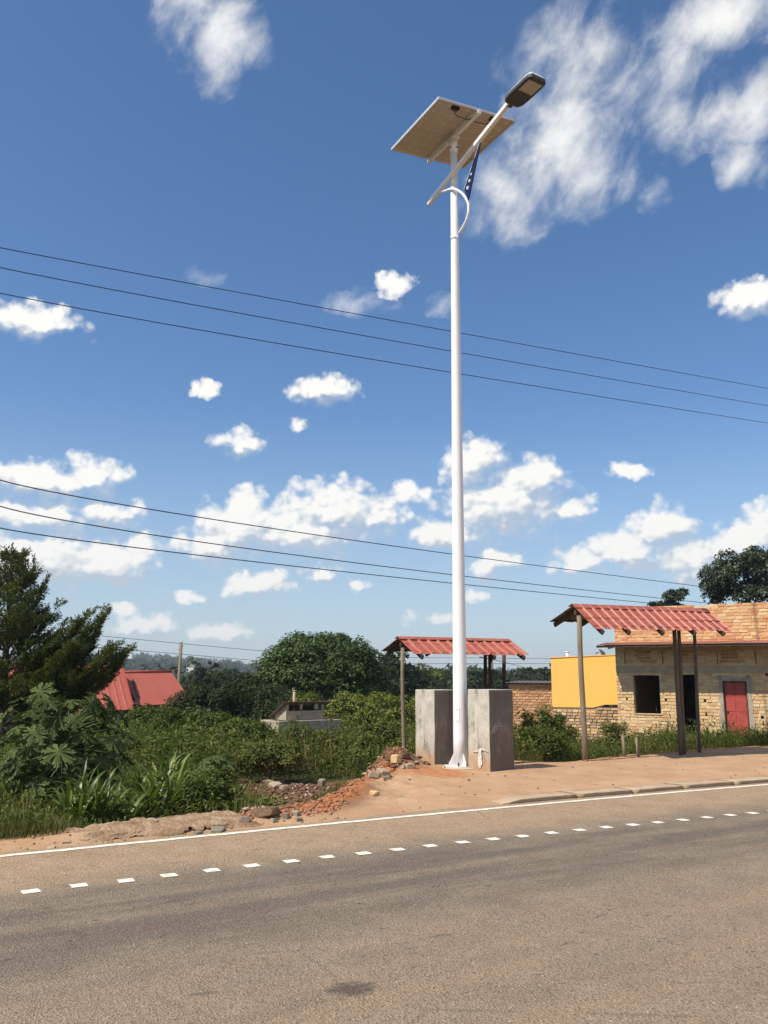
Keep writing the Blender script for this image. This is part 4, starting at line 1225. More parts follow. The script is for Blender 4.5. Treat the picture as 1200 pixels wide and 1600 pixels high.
# red metal door: four pressed panels in a frame, one hasp, a pale step
mb = MB(); mb.box(bw_ * ((ra + rb) / 2) - bn * 0.06 + Vector((0, 0, (rc_ + rd_) / 2)), (rb - ra - 0.05, 0.03, rd_ - rc_ - 0.03), M3b)
door = mb.build('door', MAT['door_red'], bld)
for k in range(4):
    z = rc_ + 0.06 + (rd_ - rc_ - .1) * (k + .5) / 4; hh = (rd_ - rc_ - .1) / 4 - .02
    for s_ in (-1, 1):
        mb = MB(); mb.box(bw_ * ((ra + rb) / 2 + s_ * (rb - ra) * .23) - bn * 0.04 + Vector((0, 0, z)), ((rb - ra) * .40, 0.012, hh), M3b)
        bevel(mb.build('door_panel', MAT['door_red'], door), 0.006, 1)
mb = MB()
for x in (ra + .012, rb - .012): mb.box(bw_ * x - bn * 0.02 + Vector((0, 0, (rc_ + rd_) / 2)), (0.024, 0.09, rd_ - rc_), M3b)
mb.box(bw_ * ((ra + rb) / 2) - bn * 0.02 + Vector((0, 0, rd_ - .012)), (rb - ra - .05, 0.09, 0.024), M3b); mb.build('door_frame', MAT['wood_dark'], door)
mb = MB(); mb.box(bw_ * (ra + .09) - bn * 0.028 + Vector((0, 0, (rc_ + rd_) / 2)), (0.05, 0.014, 0.08), M3b); mb.build('door_hasp', MAT['black'], door)
mb = MB(); mb.box(bw_ * ((ra + rb) / 2) + bn * 0.16 + Vector((0, 0, rc_ - 0.06)), (rb - ra + .06, 0.3, 0.10), M3b); bevel(mb.build('door_step', MAT['kerb'], bld), .015)
# window: rough timber lintel under the ring beam and a sill course
mb = MB(); mb.box(bw_ * ((win[0] + win[1]) / 2) - bn * 0.05 + Vector((0, 0, win[2] - .018)), (win[1] - win[0] + .1, 0.16, 0.03), M3b); mb.build('window_sill', MAT['brick_or'], bld)
# tin eave on timber
OV = 1.10
x0e = wl(931, 1009, OV)[0]
ze = wl(1050, 1006.5, OV)[1]
dn = (bn * OV - Vector((0, 0, 0.12)))
mb = tin_sheet(bw_ * x0e + Vector((0, 0, ze + 0.12)) + bn * 0.012, bw_, dn.normalized(), bx1 - x0e, dn.length, 0.09, 0.018)
recalc(mb.build('eave_sheet', [MAT['rust'], MAT['tin_under']], bld))
for off, ext in ((1.05, 0.0), (0.55, 0.12), (0.06, 0.3)):
    p0 = bw_ * (x0e + ext) + bn * off + Vector((0, 0, ze + 0.12 * (1 - off / OV) - 0.05)); mb = MB(); mb.bar(p0, p0 + bw_ * (bx1 - x0e - ext), 0.05, 0.07); mb.build('eave_beam', MAT['wood_dark'], bld)
k = bx0 + .1
while k < bx1:
    p0 = bw_ * k + bn * 0.0 + Vector((0, 0, ze + .02)); mb = MB(); mb.bar(p0, p0 + dn * .97, 0.045, 0.06); mb.build('eave_rafter', MAT['wood_dark'], bld); k += .95
for px in (976, 1035, 1120, 1180):
    x, z = wl(px, 1018); z2 = wl(px, 1038)[1]
    mb = MB(); mb.box(bw_ * x + bn * 0.012 + Vector((0, 0, (z + z2) / 2)), (0.022, 0.008, z - z2), M3b); mb.build('iron_strap', MAT['wood_dark'], bld)

# ------------------------------------------------------------------ yellow building beside it
YOFF = -1.5
yw, yn = bw_, bn
ysx = wl(861.5, 1060, YOFF)[0]
YO = BD + bn * YOFF + bw_ * ysx; YO.z = 0
YY = YO.y
def yl(px, py):
    x, z = wl(px, py, YOFF); return x - ysx, z
yb = empty('yellow_building', YO, 'bright yellow painted wall standing on a rough brick base', 'building')
yx1 = bx0 - ysx - .005
M3y = M3b
zt0, zt1 = yl(861, 1028)[1], yl(965, 1024)[1]
zb0 = yl(862, 1105)[1]; xm, zm = yl(945, 1101)
mb = MB()
mb.prism([Vector((0, 0, zb0)), yw * (yl(927, 1105)[0]) + Vector((0, 0, yl(927, 1105.5)[1])), yw * xm + Vector((0, 0, yl(945, 1101)[1])), yw * yx1 + Vector((0, 0, yl(966, 1100.5)[1])), yw * yx1 + Vector((0, 0, zt1 + .02)), Vector((0, 0, zt0))], -yn * 0.2)
recalc(mb.build('painted_wall', MAT['yellow'], yb))
mb = MB(); mb.bar(Vector((-.02, 0, zt0 + .012)) - yn * .1, yw * yx1 + Vector((0, 0, zt1 + .034)) - yn * .1, .24, .03); mb.build('coping', MAT['yellow'], yb)
mb = MB(); mb.box(yw * .1 - yn * 1.7 + Vector((0, 0, (zt0 - 1.2) / 2 - .02)), (.2, 2.98, zt0 + 1.2), M3y); mb.build('side_wall', MAT['yellow'], yb)
ybz = lambda x: float(np.interp(x, [0, yl(927, 1105)[0], xm, yx1], [zb0, yl(927, 1105.5)[1], zm, zm])) - .03
mb = MB(); mb.box(yw * (yx1 / 2) - yn * 0.115 + Vector((0, 0, (zb0 - 1.6) / 2)), (yx1 - .02, 0.16, zb0 + 1.6 - .02), M3y); mb.build('base_wall', MAT['mortar_dark'], yb)
brick_face(yb, Vector((0, 0, 0)), yw, yn, 0.0, yx1, -0.9, 0.95, [], lambda x, z: MAT['brick_br'] if random.random() < .7 else MAT['brick'], 0.21, 0.085, 0.02, 150, None, ybz, 0.8)
pp = at(886.5, 1026, YY + 1.2) - YO
mb = MB(); mb.tube([pp - Vector((0, 0, .5)), pp + Vector((0, 0, .16))], 0.055, 10); mb.tube([pp + Vector((0, 0, .16)), pp + Vector((0, 0, .2))], 0.075, 10); mb.build('vent_pipe', MAT['white'], yb)
# dark leaf-like flap of roofing standing up behind the yellow wall
fpt = at(940, 1023, YY + .5)
mb = MB()
A, B, C_ = at(936, 1014.5, YY + .5) - fpt, at(939.5, 1015, YY + .5) - fpt, at(948, 1026, YY + .5) - fpt
mb.prism([A, B, at(945, 1019, YY + .5) - fpt, C_, at(942, 1026, YY + .5) - fpt], Vector((0, 0.05, 0.0)))
mb.tube([at(944, 1026, YY + .5) - fpt, at(944, 1040, YY + .5) - fpt - Vector((0, 0, .3))], 0.02, 6)
tag(recalc(mb.build('tin_flap', MAT['tin_under'], None, fpt)), 'dark upturned strip of tin sticking up behind the yellow wall', 'tin strip')

# ------------------------------------------------------------------ small brick shed left of the yellow wall
SY = 36.0
SO = at(795, 1070, SY); SO.z = 0
sa = R(-22); sw = Vector((math.cos(sa), math.sin(sa), 0)); sn = Vector((math.sin(sa), -math.cos(sa), 0))
shed = empty('brick_shed', SO, 'low red brick shed with a dark sheet on top left of the yellow wall', 'shed')
sL = (at(866, 1072, SY) - at(795, 1072, SY)).length
s_top = at(830, 1069, SY).z
mb = MB(); mb.box(sw * (sL / 2) - sn * 0.9 + Vector((0, 0, (s_top - 1.6) / 2)), (sL - .02, 1.75, s_top + 1.6), Matrix.Rotation(sa, 3, 'Z')); mb.build('wall', MAT['mortar'], shed)
brick_face(shed, Vector((0, 0, 0)), sw, sn, 0.0, sL, -1.2, s_top, [], lambda x, z: MAT['brick_rd'] if random.random() < .75 else MAT['brick_or'], 0.225, 0.085, 0.028, 250, None, None, 0.3)
mb = tin_sheet(Vector((0, 0, s_top + .13)) - sn * 1.9 - sw * 0.12, sw, (sn * 2.1 - Vector((0, 0, .08))).normalized(), sL + .3, 2.1, 0.2, 0.02)
recalc(mb.build('roof_sheet', [MAT['tin_under'], MAT['tin_under']], shed))
mb = MB(); mb.bar(sn * 0.08 + Vector((0, 0, s_top + .03)), sn * .08 + sw * sL + Vector((0, 0, s_top + .03)), .05, .06); mb.build('roof_batten', MAT['wood_dark'], shed)

# ------------------------------------------------------------------ house with the red roof
hc = at(190, 1040, 40)
house = empty('red_roofed_house', (hc.x, hc.y, -2.2), 'low house with a bright red tin roof behind the left trees', 'house')
HO = Vector((hc.x, hc.y, -2.2))
th = R(24)
hu_ = Vector((math.cos(th), math.sin(th), 0)); hv = Vector((math.sin(th), -math.cos(th), 0))
def hl(p): return p - HO
sl1 = (at(222, 1112, 36.0) - hc)
sl1 = (hv * 3.4 + hu_ * 0.15 - Vector((0, 0, 1.72)))
mb = tin_sheet(hl(hc) - hu_ * 6.5, hu_, sl1.normalized(), 6.5, sl1.length + .4, 0.30, 0.03)
recalc(mb.build('front_roof_sheet', [MAT['house_tin'], MAT['tin_under']], house))
mb = tin_sheet(hl(hc) - hu_ * 6.5, hu_, (Vector((-sl1.x, -sl1.y, sl1.z))).normalized(), 6.5, sl1.length, 0.30, 0.03)
recalc(mb.build('rear_roof_sheet', [MAT['house_tin'], MAT['tin_under']], house))
# gable board along the verge
mb = MB(); mb.bar(hl(hc) + hu_ * .02 - Vector((0, 0, .02)), hl(hc) + hu_ * .02 + sl1 - Vector((0, 0, .02)), 0.03, 0.14); mb.build('barge_board', MAT['door_red'], house)
# lower wing to the right
r0 = at(196, 1051, 41.0); r1 = at(268, 1050, 43.0)
wu = (r1 - r0); wL = wu.length; wu.normalize()
sl2 = hv * 3.0 + hu_ * 0.55 - Vector((0, 0, 1.45))
mb = tin_sheet(hl(r0) - wu * .3, wu, sl2.normalized(), wL + .3, sl2.length, 0.10, 0.012)
recalc(mb.build('wing_roof_sheet', [MAT['house_tin'], MAT['tin_under']], house))
mb = tin_sheet(hl(r0) - wu * .3, wu, (-hv * 3.0 - Vector((0, 0, 1.45))).normalized(), wL + .3, sl2.length, 0.10, 0.012)
recalc(mb.build('wing_rear_sheet', [MAT['house_tin'], MAT['tin_under']], house))
mb = MB(); mb.tube([hl(r0) - wu * .3 + Vector((0, 0, .02)), hl(r1) + Vector((0, 0, .02))], 0.07, 8); mb.build('ridge_cap', MAT['door_red'], house)
mb = MB(); mb.bar(hl(at(207, 1063, 40.4)) + Vector((0, 0, .05)), hl(at(216, 1090, 38.9)) + Vector((0, 0, .05)), .05, .05); mb.build('flashing', MAT['black'], house)
mb = MB(); M_h = Matrix((hu_, -hv, Vector((0, 0, 1)))).transposed()
mb.box(hl(hc) - hu_ * 3.2 + Vector((0, 0, -2.9)), (6.2, 5.2, 2.6), M_h); mb.box(hl((r0 + r1) / 2) + Vector((0, 0, -2.6)), (wL - .3, 4.4, 2.2), M_h)
mb.build('wall', MAT['cement'], house)

# ------------------------------------------------------------------ concrete tank with a lean-to in the weeds
TO = at(436, 1128, 24.0); TO.z = -1.0
tank = empty('concrete_tank', TO, 'low grey concrete tank half hidden in the weeds left of the shelter', 'tank')
ta = R(38); tu = Vector((math.cos(ta), math.sin(ta), 0)); tv = Vector((-math.sin(ta), math.cos(ta), 0)); Mt = Matrix((tu, tv, Vector((0, 0, 1)))).transposed()
tz = at(432, 1127, 24).z - TO.z
def tl(a, b, z): return tu * a + tv * b + Vector((0, 0, z))
mb = MB()
mb.box(tl(1.05, 0.06, tz / 2), (2.1, 0.12, tz), Mt); mb.box(tl(0.06, 0.52, tz / 2), (0.12, .8, tz), Mt); mb.box(tl(2.04, .52, tz / 2), (.12, .8, tz), Mt); mb.box(tl(1.05, .98, tz / 2), (2.1, .12, tz), Mt)
bevel(mb.build('tank_wall', MAT['cement'], tank), .012)
mb = MB(); mb.box(tl(1.05, .52, tz - .06), (1.86, .8, .06), Mt); mb.build('tank_slab', MAT['cement'], tank)
hw = 0.44
mb = MB()
P0 = [tl(.42, .32, tz), tl(.42, .94, tz), tl(.42, .94, tz + .12), tl(.42, .32, tz + hw)]
mb.prism(P0, tu * 0.08)
mb.prism([p + tu * 1.22 for p in P0], tu * 0.08)
mb.box(tl(1.07, .34, tz + .13), (1.14, .06, .26), Mt)
mb.box(tl(.93, .34, tz + .37), (.08, .06, .16), Mt); mb.box(tl(1.45, .34, tz + .37), (.12, .06, .16), Mt)
recalc(mb.build('lean_to_wall', MAT['cement'], tank))
mb = tin_sheet(tl(.28, .20, tz + hw + .08), tu, (tl(0, .80, -.41)).normalized(), 1.62, .98, .1, .014)
recalc(mb.build('lean_to_roof', [MAT['rust'], MAT['tin_under']], tank))
mb = MB(); mb.tube([tl(.85, .6, tz + .1), tl(.85, .6, tz + .80)], .04, 10); mb.tube([tl(.85, .6, tz + .80), tl(.85, .6, tz + .84)], .046, 10); mb.build('vent_pipe', MAT['kerb'], tank)

# ------------------------------------------------------------------ poles and wires
def px_wire(pts, r_, label, cat='power line', group='overhead power lines'):
    """pts: list of (px, py, Y) control points of the hanging wire"""
    P = [at(*p) for p in pts]
    a, b, c = P[0], P[len(P) // 2], P[-1]
    o = Vector(a)
    q = []
    n = 36
    for i in range(n + 1):
        t = i / n
        # quadratic through the three points in world space
        l0 = 2 * (t - .5) * (t - 1); l1 = -4 * t * (t - 1); l2 = 2 * t * (t - .5)
        q.append(a * l0 + b * l1 + c * l2 - o)
    ext0 = q[0] - (q[1] - q[0]) * 12; ext1 = q[-1] + (q[-1] - q[-2]) * 6
    mb = MB(); mb.tube([ext0] + q + [ext1], r_, 6)
    return tag(mb.build('power_line', MAT['wire'], None, o), label, cat, group)
def mid3(y0, Y0, y1, Y1, ymid):
    """Y at the image middle so that the wire runs straight in plan"""
    a, b = at(0, y0, Y0), at(1200, y1, Y1)
    k = (600 - 600) / F
    d = ray(600, ymid)
    A = Vector((a.x, a.y)); B = Vector((b.x, b.y)) - A
    den = B.x * d.y - B.y * d.x
    t = (A.y * d.x - A.x * d.y) / den
    return A.y + B.y * t
for (y0, ym, y1, lab) in ((387, 498.5, 607, 'uppermost of the three black power lines crossing behind the lamp pole'), (418, 530, 634, 'middle one of the three black power lines crossing the upper sky'), (458, 564.5, 661, 'lowest of the three black power lines crossing the upper sky')):
    Y0, Y1 = 13.6, 28.0
    px_wire([(0, y0, Y0), (600, ym, mid3(y0, Y0, y1, Y1, ym)), (1200, y1, Y1)], 0.0085, lab)
for (y0, ym, y1, lab) in ((750, 851, 929, 'uppermost of the three thin wires running down to the trees behind the brick building'), (791, 885, 952, 'middle thin wire running above the shelters towards the far right trees'), (825, 900, 960, 'lowest thin wire running just above the shelter roofs')):
    Y0, Y1 = 23.0, 58.0
    px_wire([(0, y0, Y0), (600, ym, mid3(y0, Y0, y1, Y1, ym)), (1200, y1, Y1)], 0.017, lab)
up0 = at(279, 1070, 70)
upo = empty('utility_pole', (up0.x, up0.y, -3.2), 'weathered wooden utility pole beside the red roof', 'utility pole')
ptop_ = at(283, 1003, 70) - upo.location
mb = MB(); mb.tube([(0, 0, 0), ptop_ * .5 + Vector((.0, 0, 0)), ptop_], [.17, .14, .125], 10); mb.build('post', MAT['wood'], upo)
for z_, k in ((.30, 1), (.95, 1), (.62, -1)):
    q = ptop_ + Vector((0.14 * k, -.02, -z_)); mb = MB(); mb.tube([q - Vector((0, 0, .09)), q + Vector((0, 0, .05))], [.05, .07], 8); mb.tube([ptop_ + Vector((0, 0, -z_ - .06)), q - Vector((0, 0, .06))], .02, 6); mb.build('insulator', MAT['kerb'], upo)
px_wire([(110, 989, 66), (283, 1005.5, 70), (430, 1019, 74)], 0.02, 'upper thin wire held by the wooden utility pole', group='village wires')
px_wire([(110, 1008, 66), (283, 1022, 70), (430, 1035, 74)], 0.02, 'lower thin wire held by the wooden utility pole', group='village wires')
px_wire([(600, 1027.5, 62), (740, 1028, 62), (870, 1029.5, 62)], 0.016, 'thin level wire seen under the smaller shelter roof', group='village wires')
px_wire([(600, 1037, 62), (740, 1037, 62), (870, 1037, 62)], 0.016, 'second thin level wire seen under the smaller shelter roof', group='village wires')
px_wire([(768, 1030, 19), (790, 1035, 26), (812, 1041, 34)], 0.008, 'dark service wire leaving the post of the smaller shelter', group='village wires')

# ------------------------------------------------------------------ plants
def crown_np(center, rad, nclump, nleaf, ls, seed, flat=0.35, shell=0.55, cr=0.3, aspect=0.42, lower=-0.5):
    g = np.random.default_rng(seed)
    c = np.array(center, float); rad = np.array(rad, float)
    d = g.normal(size=(nclump * 3, 3)); d /= np.linalg.norm(d, axis=1, keepdims=True)
    d = d[d[:, 2] > lower][:nclump]
    rr = (shell + (1 - shell) * g.random(len(d)) ** 0.6) * (0.86 + .2 * g.random(len(d)))
    cl = c + d * rad * rr[:, None]
    csz = rad.mean() * cr * (0.6 + .8 * g.random(len(d)))
    idx = g.integers(0, len(d), nleaf)
    e = g.normal(size=(nleaf, 3)); e /= np.linalg.norm(e, axis=1, keepdims=True)
    e[:, 2] = np.abs(e[:, 2]) * np.where(g.random(nleaf) < .82, 1, -1)
    off = e * (0.45 + .6 * g.random(nleaf) ** .5)[:, None]
    P = cl[idx] + off * csz[idx][:, None] * np.array([1, 1, 1 - flat])
    out = unit((P - c) / rad)
    Nn = unit(e * .8 + out * .5 + np.array([0, 0, .45]) + g.normal(size=(nleaf, 3)) * .35)
    D = unit(np.cross(Nn, g.normal(size=(nleaf, 3)))); D = unit(D + out * .45 + np.array([0, 0, -.25]))
    L = ls * (0.65 + .7 * g.random(nleaf))
    return P, D, Nn, L, L * aspect * (0.8 + .4 * g.random(nleaf)), cl
def tree(name, label, cat, center, rad, nclump, nleaf, ls, mat, seed, group=None, trunk=0.15, kw=None, limbs=6, bark='bark'):
    c = Vector(center)
    bz = gz(c.x, c.y)
    root = empty(name, (c.x, c.y, bz), label, cat, group)
    lc = Vector((0, 0, c.z - bz))
    P, D, Nn, L, Wd, cl = crown_np(lc, rad, nclump, nleaf, ls, seed, **(kw or {}))
    leaf_obj('crown', P, D, Nn, L, Wd, MAT[mat], root)
    mb = MB()
    fork = max(0.15, lc.z - rad[2] * .75)
    mb.tube([(0, 0, -.2), (0.02, 0, fork * .5), (0.05, 0, fork), (0.03, .02, lc.z)], [trunk * 1.3, trunk, trunk * .85, trunk * .4], 9)
    g = random.Random(seed)
    for k in range(limbs):
        t = cl[g.randrange(len(cl))]
        p0 = Vector((0.05, 0, min(fork * g.uniform(.8, 1.3), lc.z - .35 * rad[2]))); p1 = Vector(t).lerp(lc, .3)
        m_ = p0.lerp(p1, .5) + Vector((0, 0, -.1 * (p1 - p0).length + .1))
        mb.tube([p0, m_, p1], [trunk * .55, trunk * .36, trunk * .12], 6)
    mb.build('trunk', MAT[bark], root)
    return root
def bush(label, pxc, pyt, pyb, wpx, Y, nleaf, ls, mat, seed, name='bush', group=None, nclump=40, kw=None, cat='bush', dy=None):
    c = at(pxc, (pyt + pyb) / 2, Y); top = at(pxc, pyt, Y).z; bot = min(at(pxc, pyb, Y).z, gz(c.x, c.y) + .1)
    rx_ = wpx / F * Y / 2 * .93
    k = dict(lower=-.75, flat=.15, cr=.34, shell=.5); k.update(kw or {})
    return tree(name, label, cat, (c.x, c.y, (top + bot) / 2), (rx_, dy or max(rx_ * .8, .5), (top - bot) / 2 * .9), nclump, nleaf, ls, mat, seed, group, trunk=.05 if Y < 30 else .1, kw=k, limbs=7)

# big feathery conifer on the left
def conifer():
    b = at(6, 1120, 19.0)
    bz = gz(b.x, b.y)
    root = empty('conifer_tree', (b.x, b.y, bz), 'dark feathery conifer with upswept branches at the left edge', 'tree')
    g = np.random.default_rng(5)
    top = at(17, 862, 19.0)
    H = top.z - bz
    mb = MB()
    trunk = lambda t: np.array([0.02 + (top.x - b.x) * t, 0, H * t])
    mb.tube([tuple(trunk(t)) for t in (-.03, .15, .35, .55, .75, .9, 1)], [.13, .115, .095, .07, .045, .022, .006], 9)
    P = []; D = []; N_ = []; Ls = []; Ws = []
    br = []
    K = 52
    for i in range(K):
        t = 0.25 + .72 * (i / K) ** 1.0
        az_ = i * 2.39996 + g.normal() * .25
        ln = (2.5 * (1 - t) ** 0.95 + .22) * (0.75 + .35 * g.random())
        rise = R(24 + 22 * t + 9 * g.normal())
        br.append((t, np.array([math.cos(az_) * math.cos(rise), math.sin(az_) * math.cos(rise), math.sin(rise)]) * ln))
    # branches whose tips the photograph shows against the sky and the roof
    for (px, py, t0) in ((203, 1012, .20), (195, 1022, .17), (168, 951, .30), (158, 968, .27), (95, 941, .50), (75, 907, .60), (55, 880, .76), (150, 990, .22), (125, 968, .33), (186, 1036, .17), (60, 925, .56), (140, 958, .33), (185, 1004, .22), (40, 882, .74), (172, 1008, .2), (130, 1030, .16), (150, 1040, .18), (100, 990, .3), (112, 1010, .24)):
        tip = at(px, py, 19.0 + g.normal() * .3)
        p0 = trunk(t0)
        br.append((t0, np.array(tip) - np.array((b.x, b.y, bz)) - p0))
    def foliage(pb, d0, L_, upv, n_):
        u_ = g.random(n_)
        P.append(pb + d0 * (u_ * L_)[:, None] + g.normal(size=(n_, 3)) * .014); D.append(d0 * .9 + g.normal(size=(n_, 3)) * .45)
        N_.append(np.tile(upv, (n_, 1)) + g.normal(size=(n_, 3)) * .5); Ls.append(g.uniform(.045, .095, n_)); Ws.append(g.uniform(.014, .028, n_))
    for t, v_ in br:
        p0 = trunk(t)
        ln = np.linalg.norm(v_); hd_ = v_ / ln
        side = np.cross(hd_, [0, 0, 1]); side /= np.linalg.norm(side); upv = np.cross(side, hd_)
        bend = g.uniform(.07, .13) * ln
        curve = lambda s_: p0 + v_ * s_ - np.array([0, 0, bend]) * math.sin(pi * s_)
        mb.tube([tuple(curve(s_)) for s_ in (0, .3, .6, .97)], [.014 + .010 * ln, .011 + .006 * ln, .007, .003], 5)
        th_ = 1.0 if t < .38 else .62
        nsub = int((5 + 9 * ln) * th_)
        for j in range(nsub):      # side branches make each bough a flat, ragged plume
            s_ = .16 + .80 * (j + g.random()) / nsub
            pb = curve(s_)
            sg = 1 if j % 2 else -1
            d1 = hd_ * g.uniform(.7, 1.0) + side * sg * g.uniform(.25, .85) + upv * g.uniform(-.05, .34)
            d1 /= np.linalg.norm(d1)
            L1 = (.62 * ln * (1 - s_) ** .75 + .12) * g.uniform(.55, 1.0); L1 = min(L1, .85)
            nt = int(3 + L1 * 16)
            foliage(pb, d1, L1, upv, int(8 + 34 * L1))
            for k in range(nt):
                s2 = .15 + .8 * (k + g.random()) / nt
                d2 = d1 * .9 + np.cross(d1, upv) * (1 if k % 2 else -1) * g.uniform(.3, .8) + upv * g.uniform(-.25, .3)
                d2 /= np.linalg.norm(d2)
                L2 = (.24 * (1 - s2) + .07) * g.uniform(.7, 1.2)
                foliage(pb + d1 * L1 * s2, d2, L2, upv, int(5 + 40 * L2))
        foliage(curve(.5), hd_ * .93 + np.array([0, 0, .12]), ln * .52, upv, int(24 * ln + 10))
    mb.build('trunk', MAT['bark'], root)
    leaf_obj('crown', np.concatenate(P), np.concatenate(D), np.concatenate(N_), np.concatenate(Ls), np.concatenate(Ws), MAT['lf_conifer'], root)
conifer()

# papaya tree: every large lobed leaf is a part of its own
def lobed_leaf(seed, nl=7, deep=.42):
    g = random.Random(seed)
    outl = []
    for i in range(nl):
        a = R(-150 + 300 * i / (nl - 1)); l = (0.62 + .38 * math.cos(a * .55)) * g.uniform(.9, 1.08)
        w_ = R(300 / (nl - 1)) * .5
        outl += [(a - w_, deep * .42 * l), (a - w_ * .50, l * .52), (a - w_ * .78, l * .70), (a - w_ * .30, l * .68), (a - w_ * .40, l * .86), (a - w_ * .12, l * .84), (a, l * 1.06), (a + w_ * .13, l * .84), (a + w_ * .42, l * .84), (a + w_ * .30, l * .66), (a + w_ * .80, l * .68), (a + w_ * .50, l * .50)]
    v = [(0, 0, 0)]; f = []
    for a, r_ in outl:
        x, y = r_ * math.cos(a), r_ * math.sin(a)
        v.append((x, y, -0.30 * r_ * r_ + .05 * math.cos(a * nl * 1.2) * r_))
    n = len(outl)
    for i in range(n - 1): f.append((0, i + 1, i + 2))
    me = bpy.data.meshes.new('leaf'); me.from_pydata(v, [], f); me.materials.append(MAT['lf_pap']); me.update()
    return me
LOBED = [lobed_leaf(s_) for s_ in range(5)]
def papaya(name, label, px, pyb, pyt, Y, nleaf, rad, size, seed, cat='papaya tree'):
    b = at(px, pyb, Y); bz = gz(b.x, b.y)
    root = empty(name, (b.x, b.y, bz), label, cat)
    top = at(px + 4, pyt, Y).z - bz
    g = random.Random(seed)
    mb = MB(); mb.tube([(0, 0, -.1), (.02, 0, top * .4), (.0, 0, top * .8), (.02, 0, top)], [size * .16, size * .14, size * .11, size * .05], 10); mb.build('trunk', MAT['pawstem'], root)
    pet = MB()
    for i in range(nleaf):
        t = i / nleaf
        a = i * 2.39996 + g.uniform(-.2, .2)
        rise = R(48 - 78 * t + g.uniform(-10, 10))
        z0 = top * (.98 - .42 * t)
        ln = rad * (0.55 + .45 * math.sin(pi * min(1, .25 + t * .8))) * g.uniform(.8, 1.1)
        d = Vector((math.cos(a) * math.cos(rise), math.sin(a) * math.cos(rise), math.sin(rise)))
        p0 = Vector((0, 0, z0)); p1 = p0 + d * ln - Vector((0, 0, .1 * ln))
        pet.tube([p0, p0.lerp(p1, .5) + Vector((0, 0, .05 * ln)), p1], [.014, .011, .008], 5)
        o = link('leaf', LOBED[g.randrange(5)], root)
        xd = Vector((d.x, d.y, -0.45 - .7 * t + g.uniform(-.7, .35))).normalized()
        nz__ = Vector((d.x * .45 + g.uniform(-.3, .3), d.y * .45 + g.uniform(-.3, .3), 1))
        yd = nz__.cross(xd).normalized(); zd = xd.cross(yd)
        s_ = size * g.uniform(.8, 1.2)
        o.matrix_local = Matrix.Translation(p1) @ Matrix((xd * s_, yd * s_, zd * s_)).transposed().to_4x4()
    pet.build('petioles', MAT['stem'], root)
    return root
papaya('papaya_tree', 'broad papaya tree with large lobed leaves at the lower left', 92, 1240, 1138, 12.6, 96, 0.90, 0.255, 3)
papaya('papaya_sapling', 'young papaya sapling with pale lobed leaves beside the dug brown soil', 338, 1245, 1192, 12.4, 20, 0.26, 0.17, 8, 'sapling')

# strap-leaved plants along the verge
def blade(seed, L_=1.0, w_=.085, bendk=.55):
    g = random.Random(seed); v = []; f = []; n = 6
    for i in range(n + 1):
        t = i / n; a = R(80) - bendk * 2.2 * t * t
        wd = w_ * (math.sin(pi * min(1, .18 + t * .86)) ** .8) * .5 if i < n else .002
        x = sum(math.cos(R(80) - bendk * 2.2 * (k / n) ** 2) / n for k in range(i)); z = sum(math.sin(R(80) - bendk * 2.2 * (k / n) ** 2) / n for k in range(i))
        v += [(x * L_, -wd, z * L_ + wd * .5), (x * L_, 0, z * L_), (x * L_, wd, z * L_ + wd * .5)]
        if i:
            b = 3 * i; f += [(b - 3, b - 2, b + 1, b), (b - 2, b - 1, b + 2, b + 1)]
    me = bpy.data.meshes.new('leaf'); me.from_pydata(v, [], f); me.materials.append(MAT['lf_lily'])
    me.polygons.foreach_set('use_smooth', [True] * len(f)); me.update()
    return me
BLADES = [blade(i, 1.0, random.uniform(.065, .09), .35 + .16 * i) for i in range(5)]
lil = [(128, 1284, 74, 'leftmost strap-leaved plant of the row, next to the grass'), (152, 1280, 84, 'tall strap-leaved plant second from the left of the row'), (180, 1276, 70, 'strap-leaved plant above the small broad leaved weeds'), (206, 1272, 62, 'low strap-leaved plant in the middle of the row'), (232, 1266, 72, 'strap-leaved plant right of the row centre'), (256, 1262, 84, 'tallest strap-leaved plant towards the right of the row'), (284, 1257, 60, 'rightmost strap-leaved plant of the row, before the sapling'), (140, 1262, 80, 'strap-leaved plant in the back left of the row'), (225, 1246, 70, 'strap-leaved plant in the back of the row'), (268, 1240, 76, 'strap-leaved plant in the back right of the row')]
for i, (px, py, hpx, lab) in enumerate(lil):
    q = gp(px, py, -.05)
    z = gz(q.x, q.y)
    root = empty('strap_leaf_plant', (q.x, q.y, z), lab, 'plant', 'strap-leaved plants on the verge')
    g = random.Random(50 + i); hh = hpx / F * q.y * 1.2
    st = MB()
    for s_ in range(6):
        ax, ay = g.uniform(-.16, .16), g.uniform(-.12, .12); sh_ = hh * g.uniform(.25, .6)
        st.tube([(ax, ay, -.05), (ax * 1.2, ay * 1.2, sh_)], [.012, .01], 6)
        for k in range(13):
            o = link('leaf', BLADES[g.randrange(5)], root)
            sc = hh * g.uniform(.5, .85)
            o.location = (ax * 1.2, ay * 1.2, sh_ * (0.4 + .6 * k / 12)); o.rotation_euler = (g.uniform(-.2, .2), g.uniform(-.1, .45), k * 2.4 + g.uniform(-.3, .3)); o.scale = (sc, sc, sc)
    st.build('stem', MAT['stem'], root)

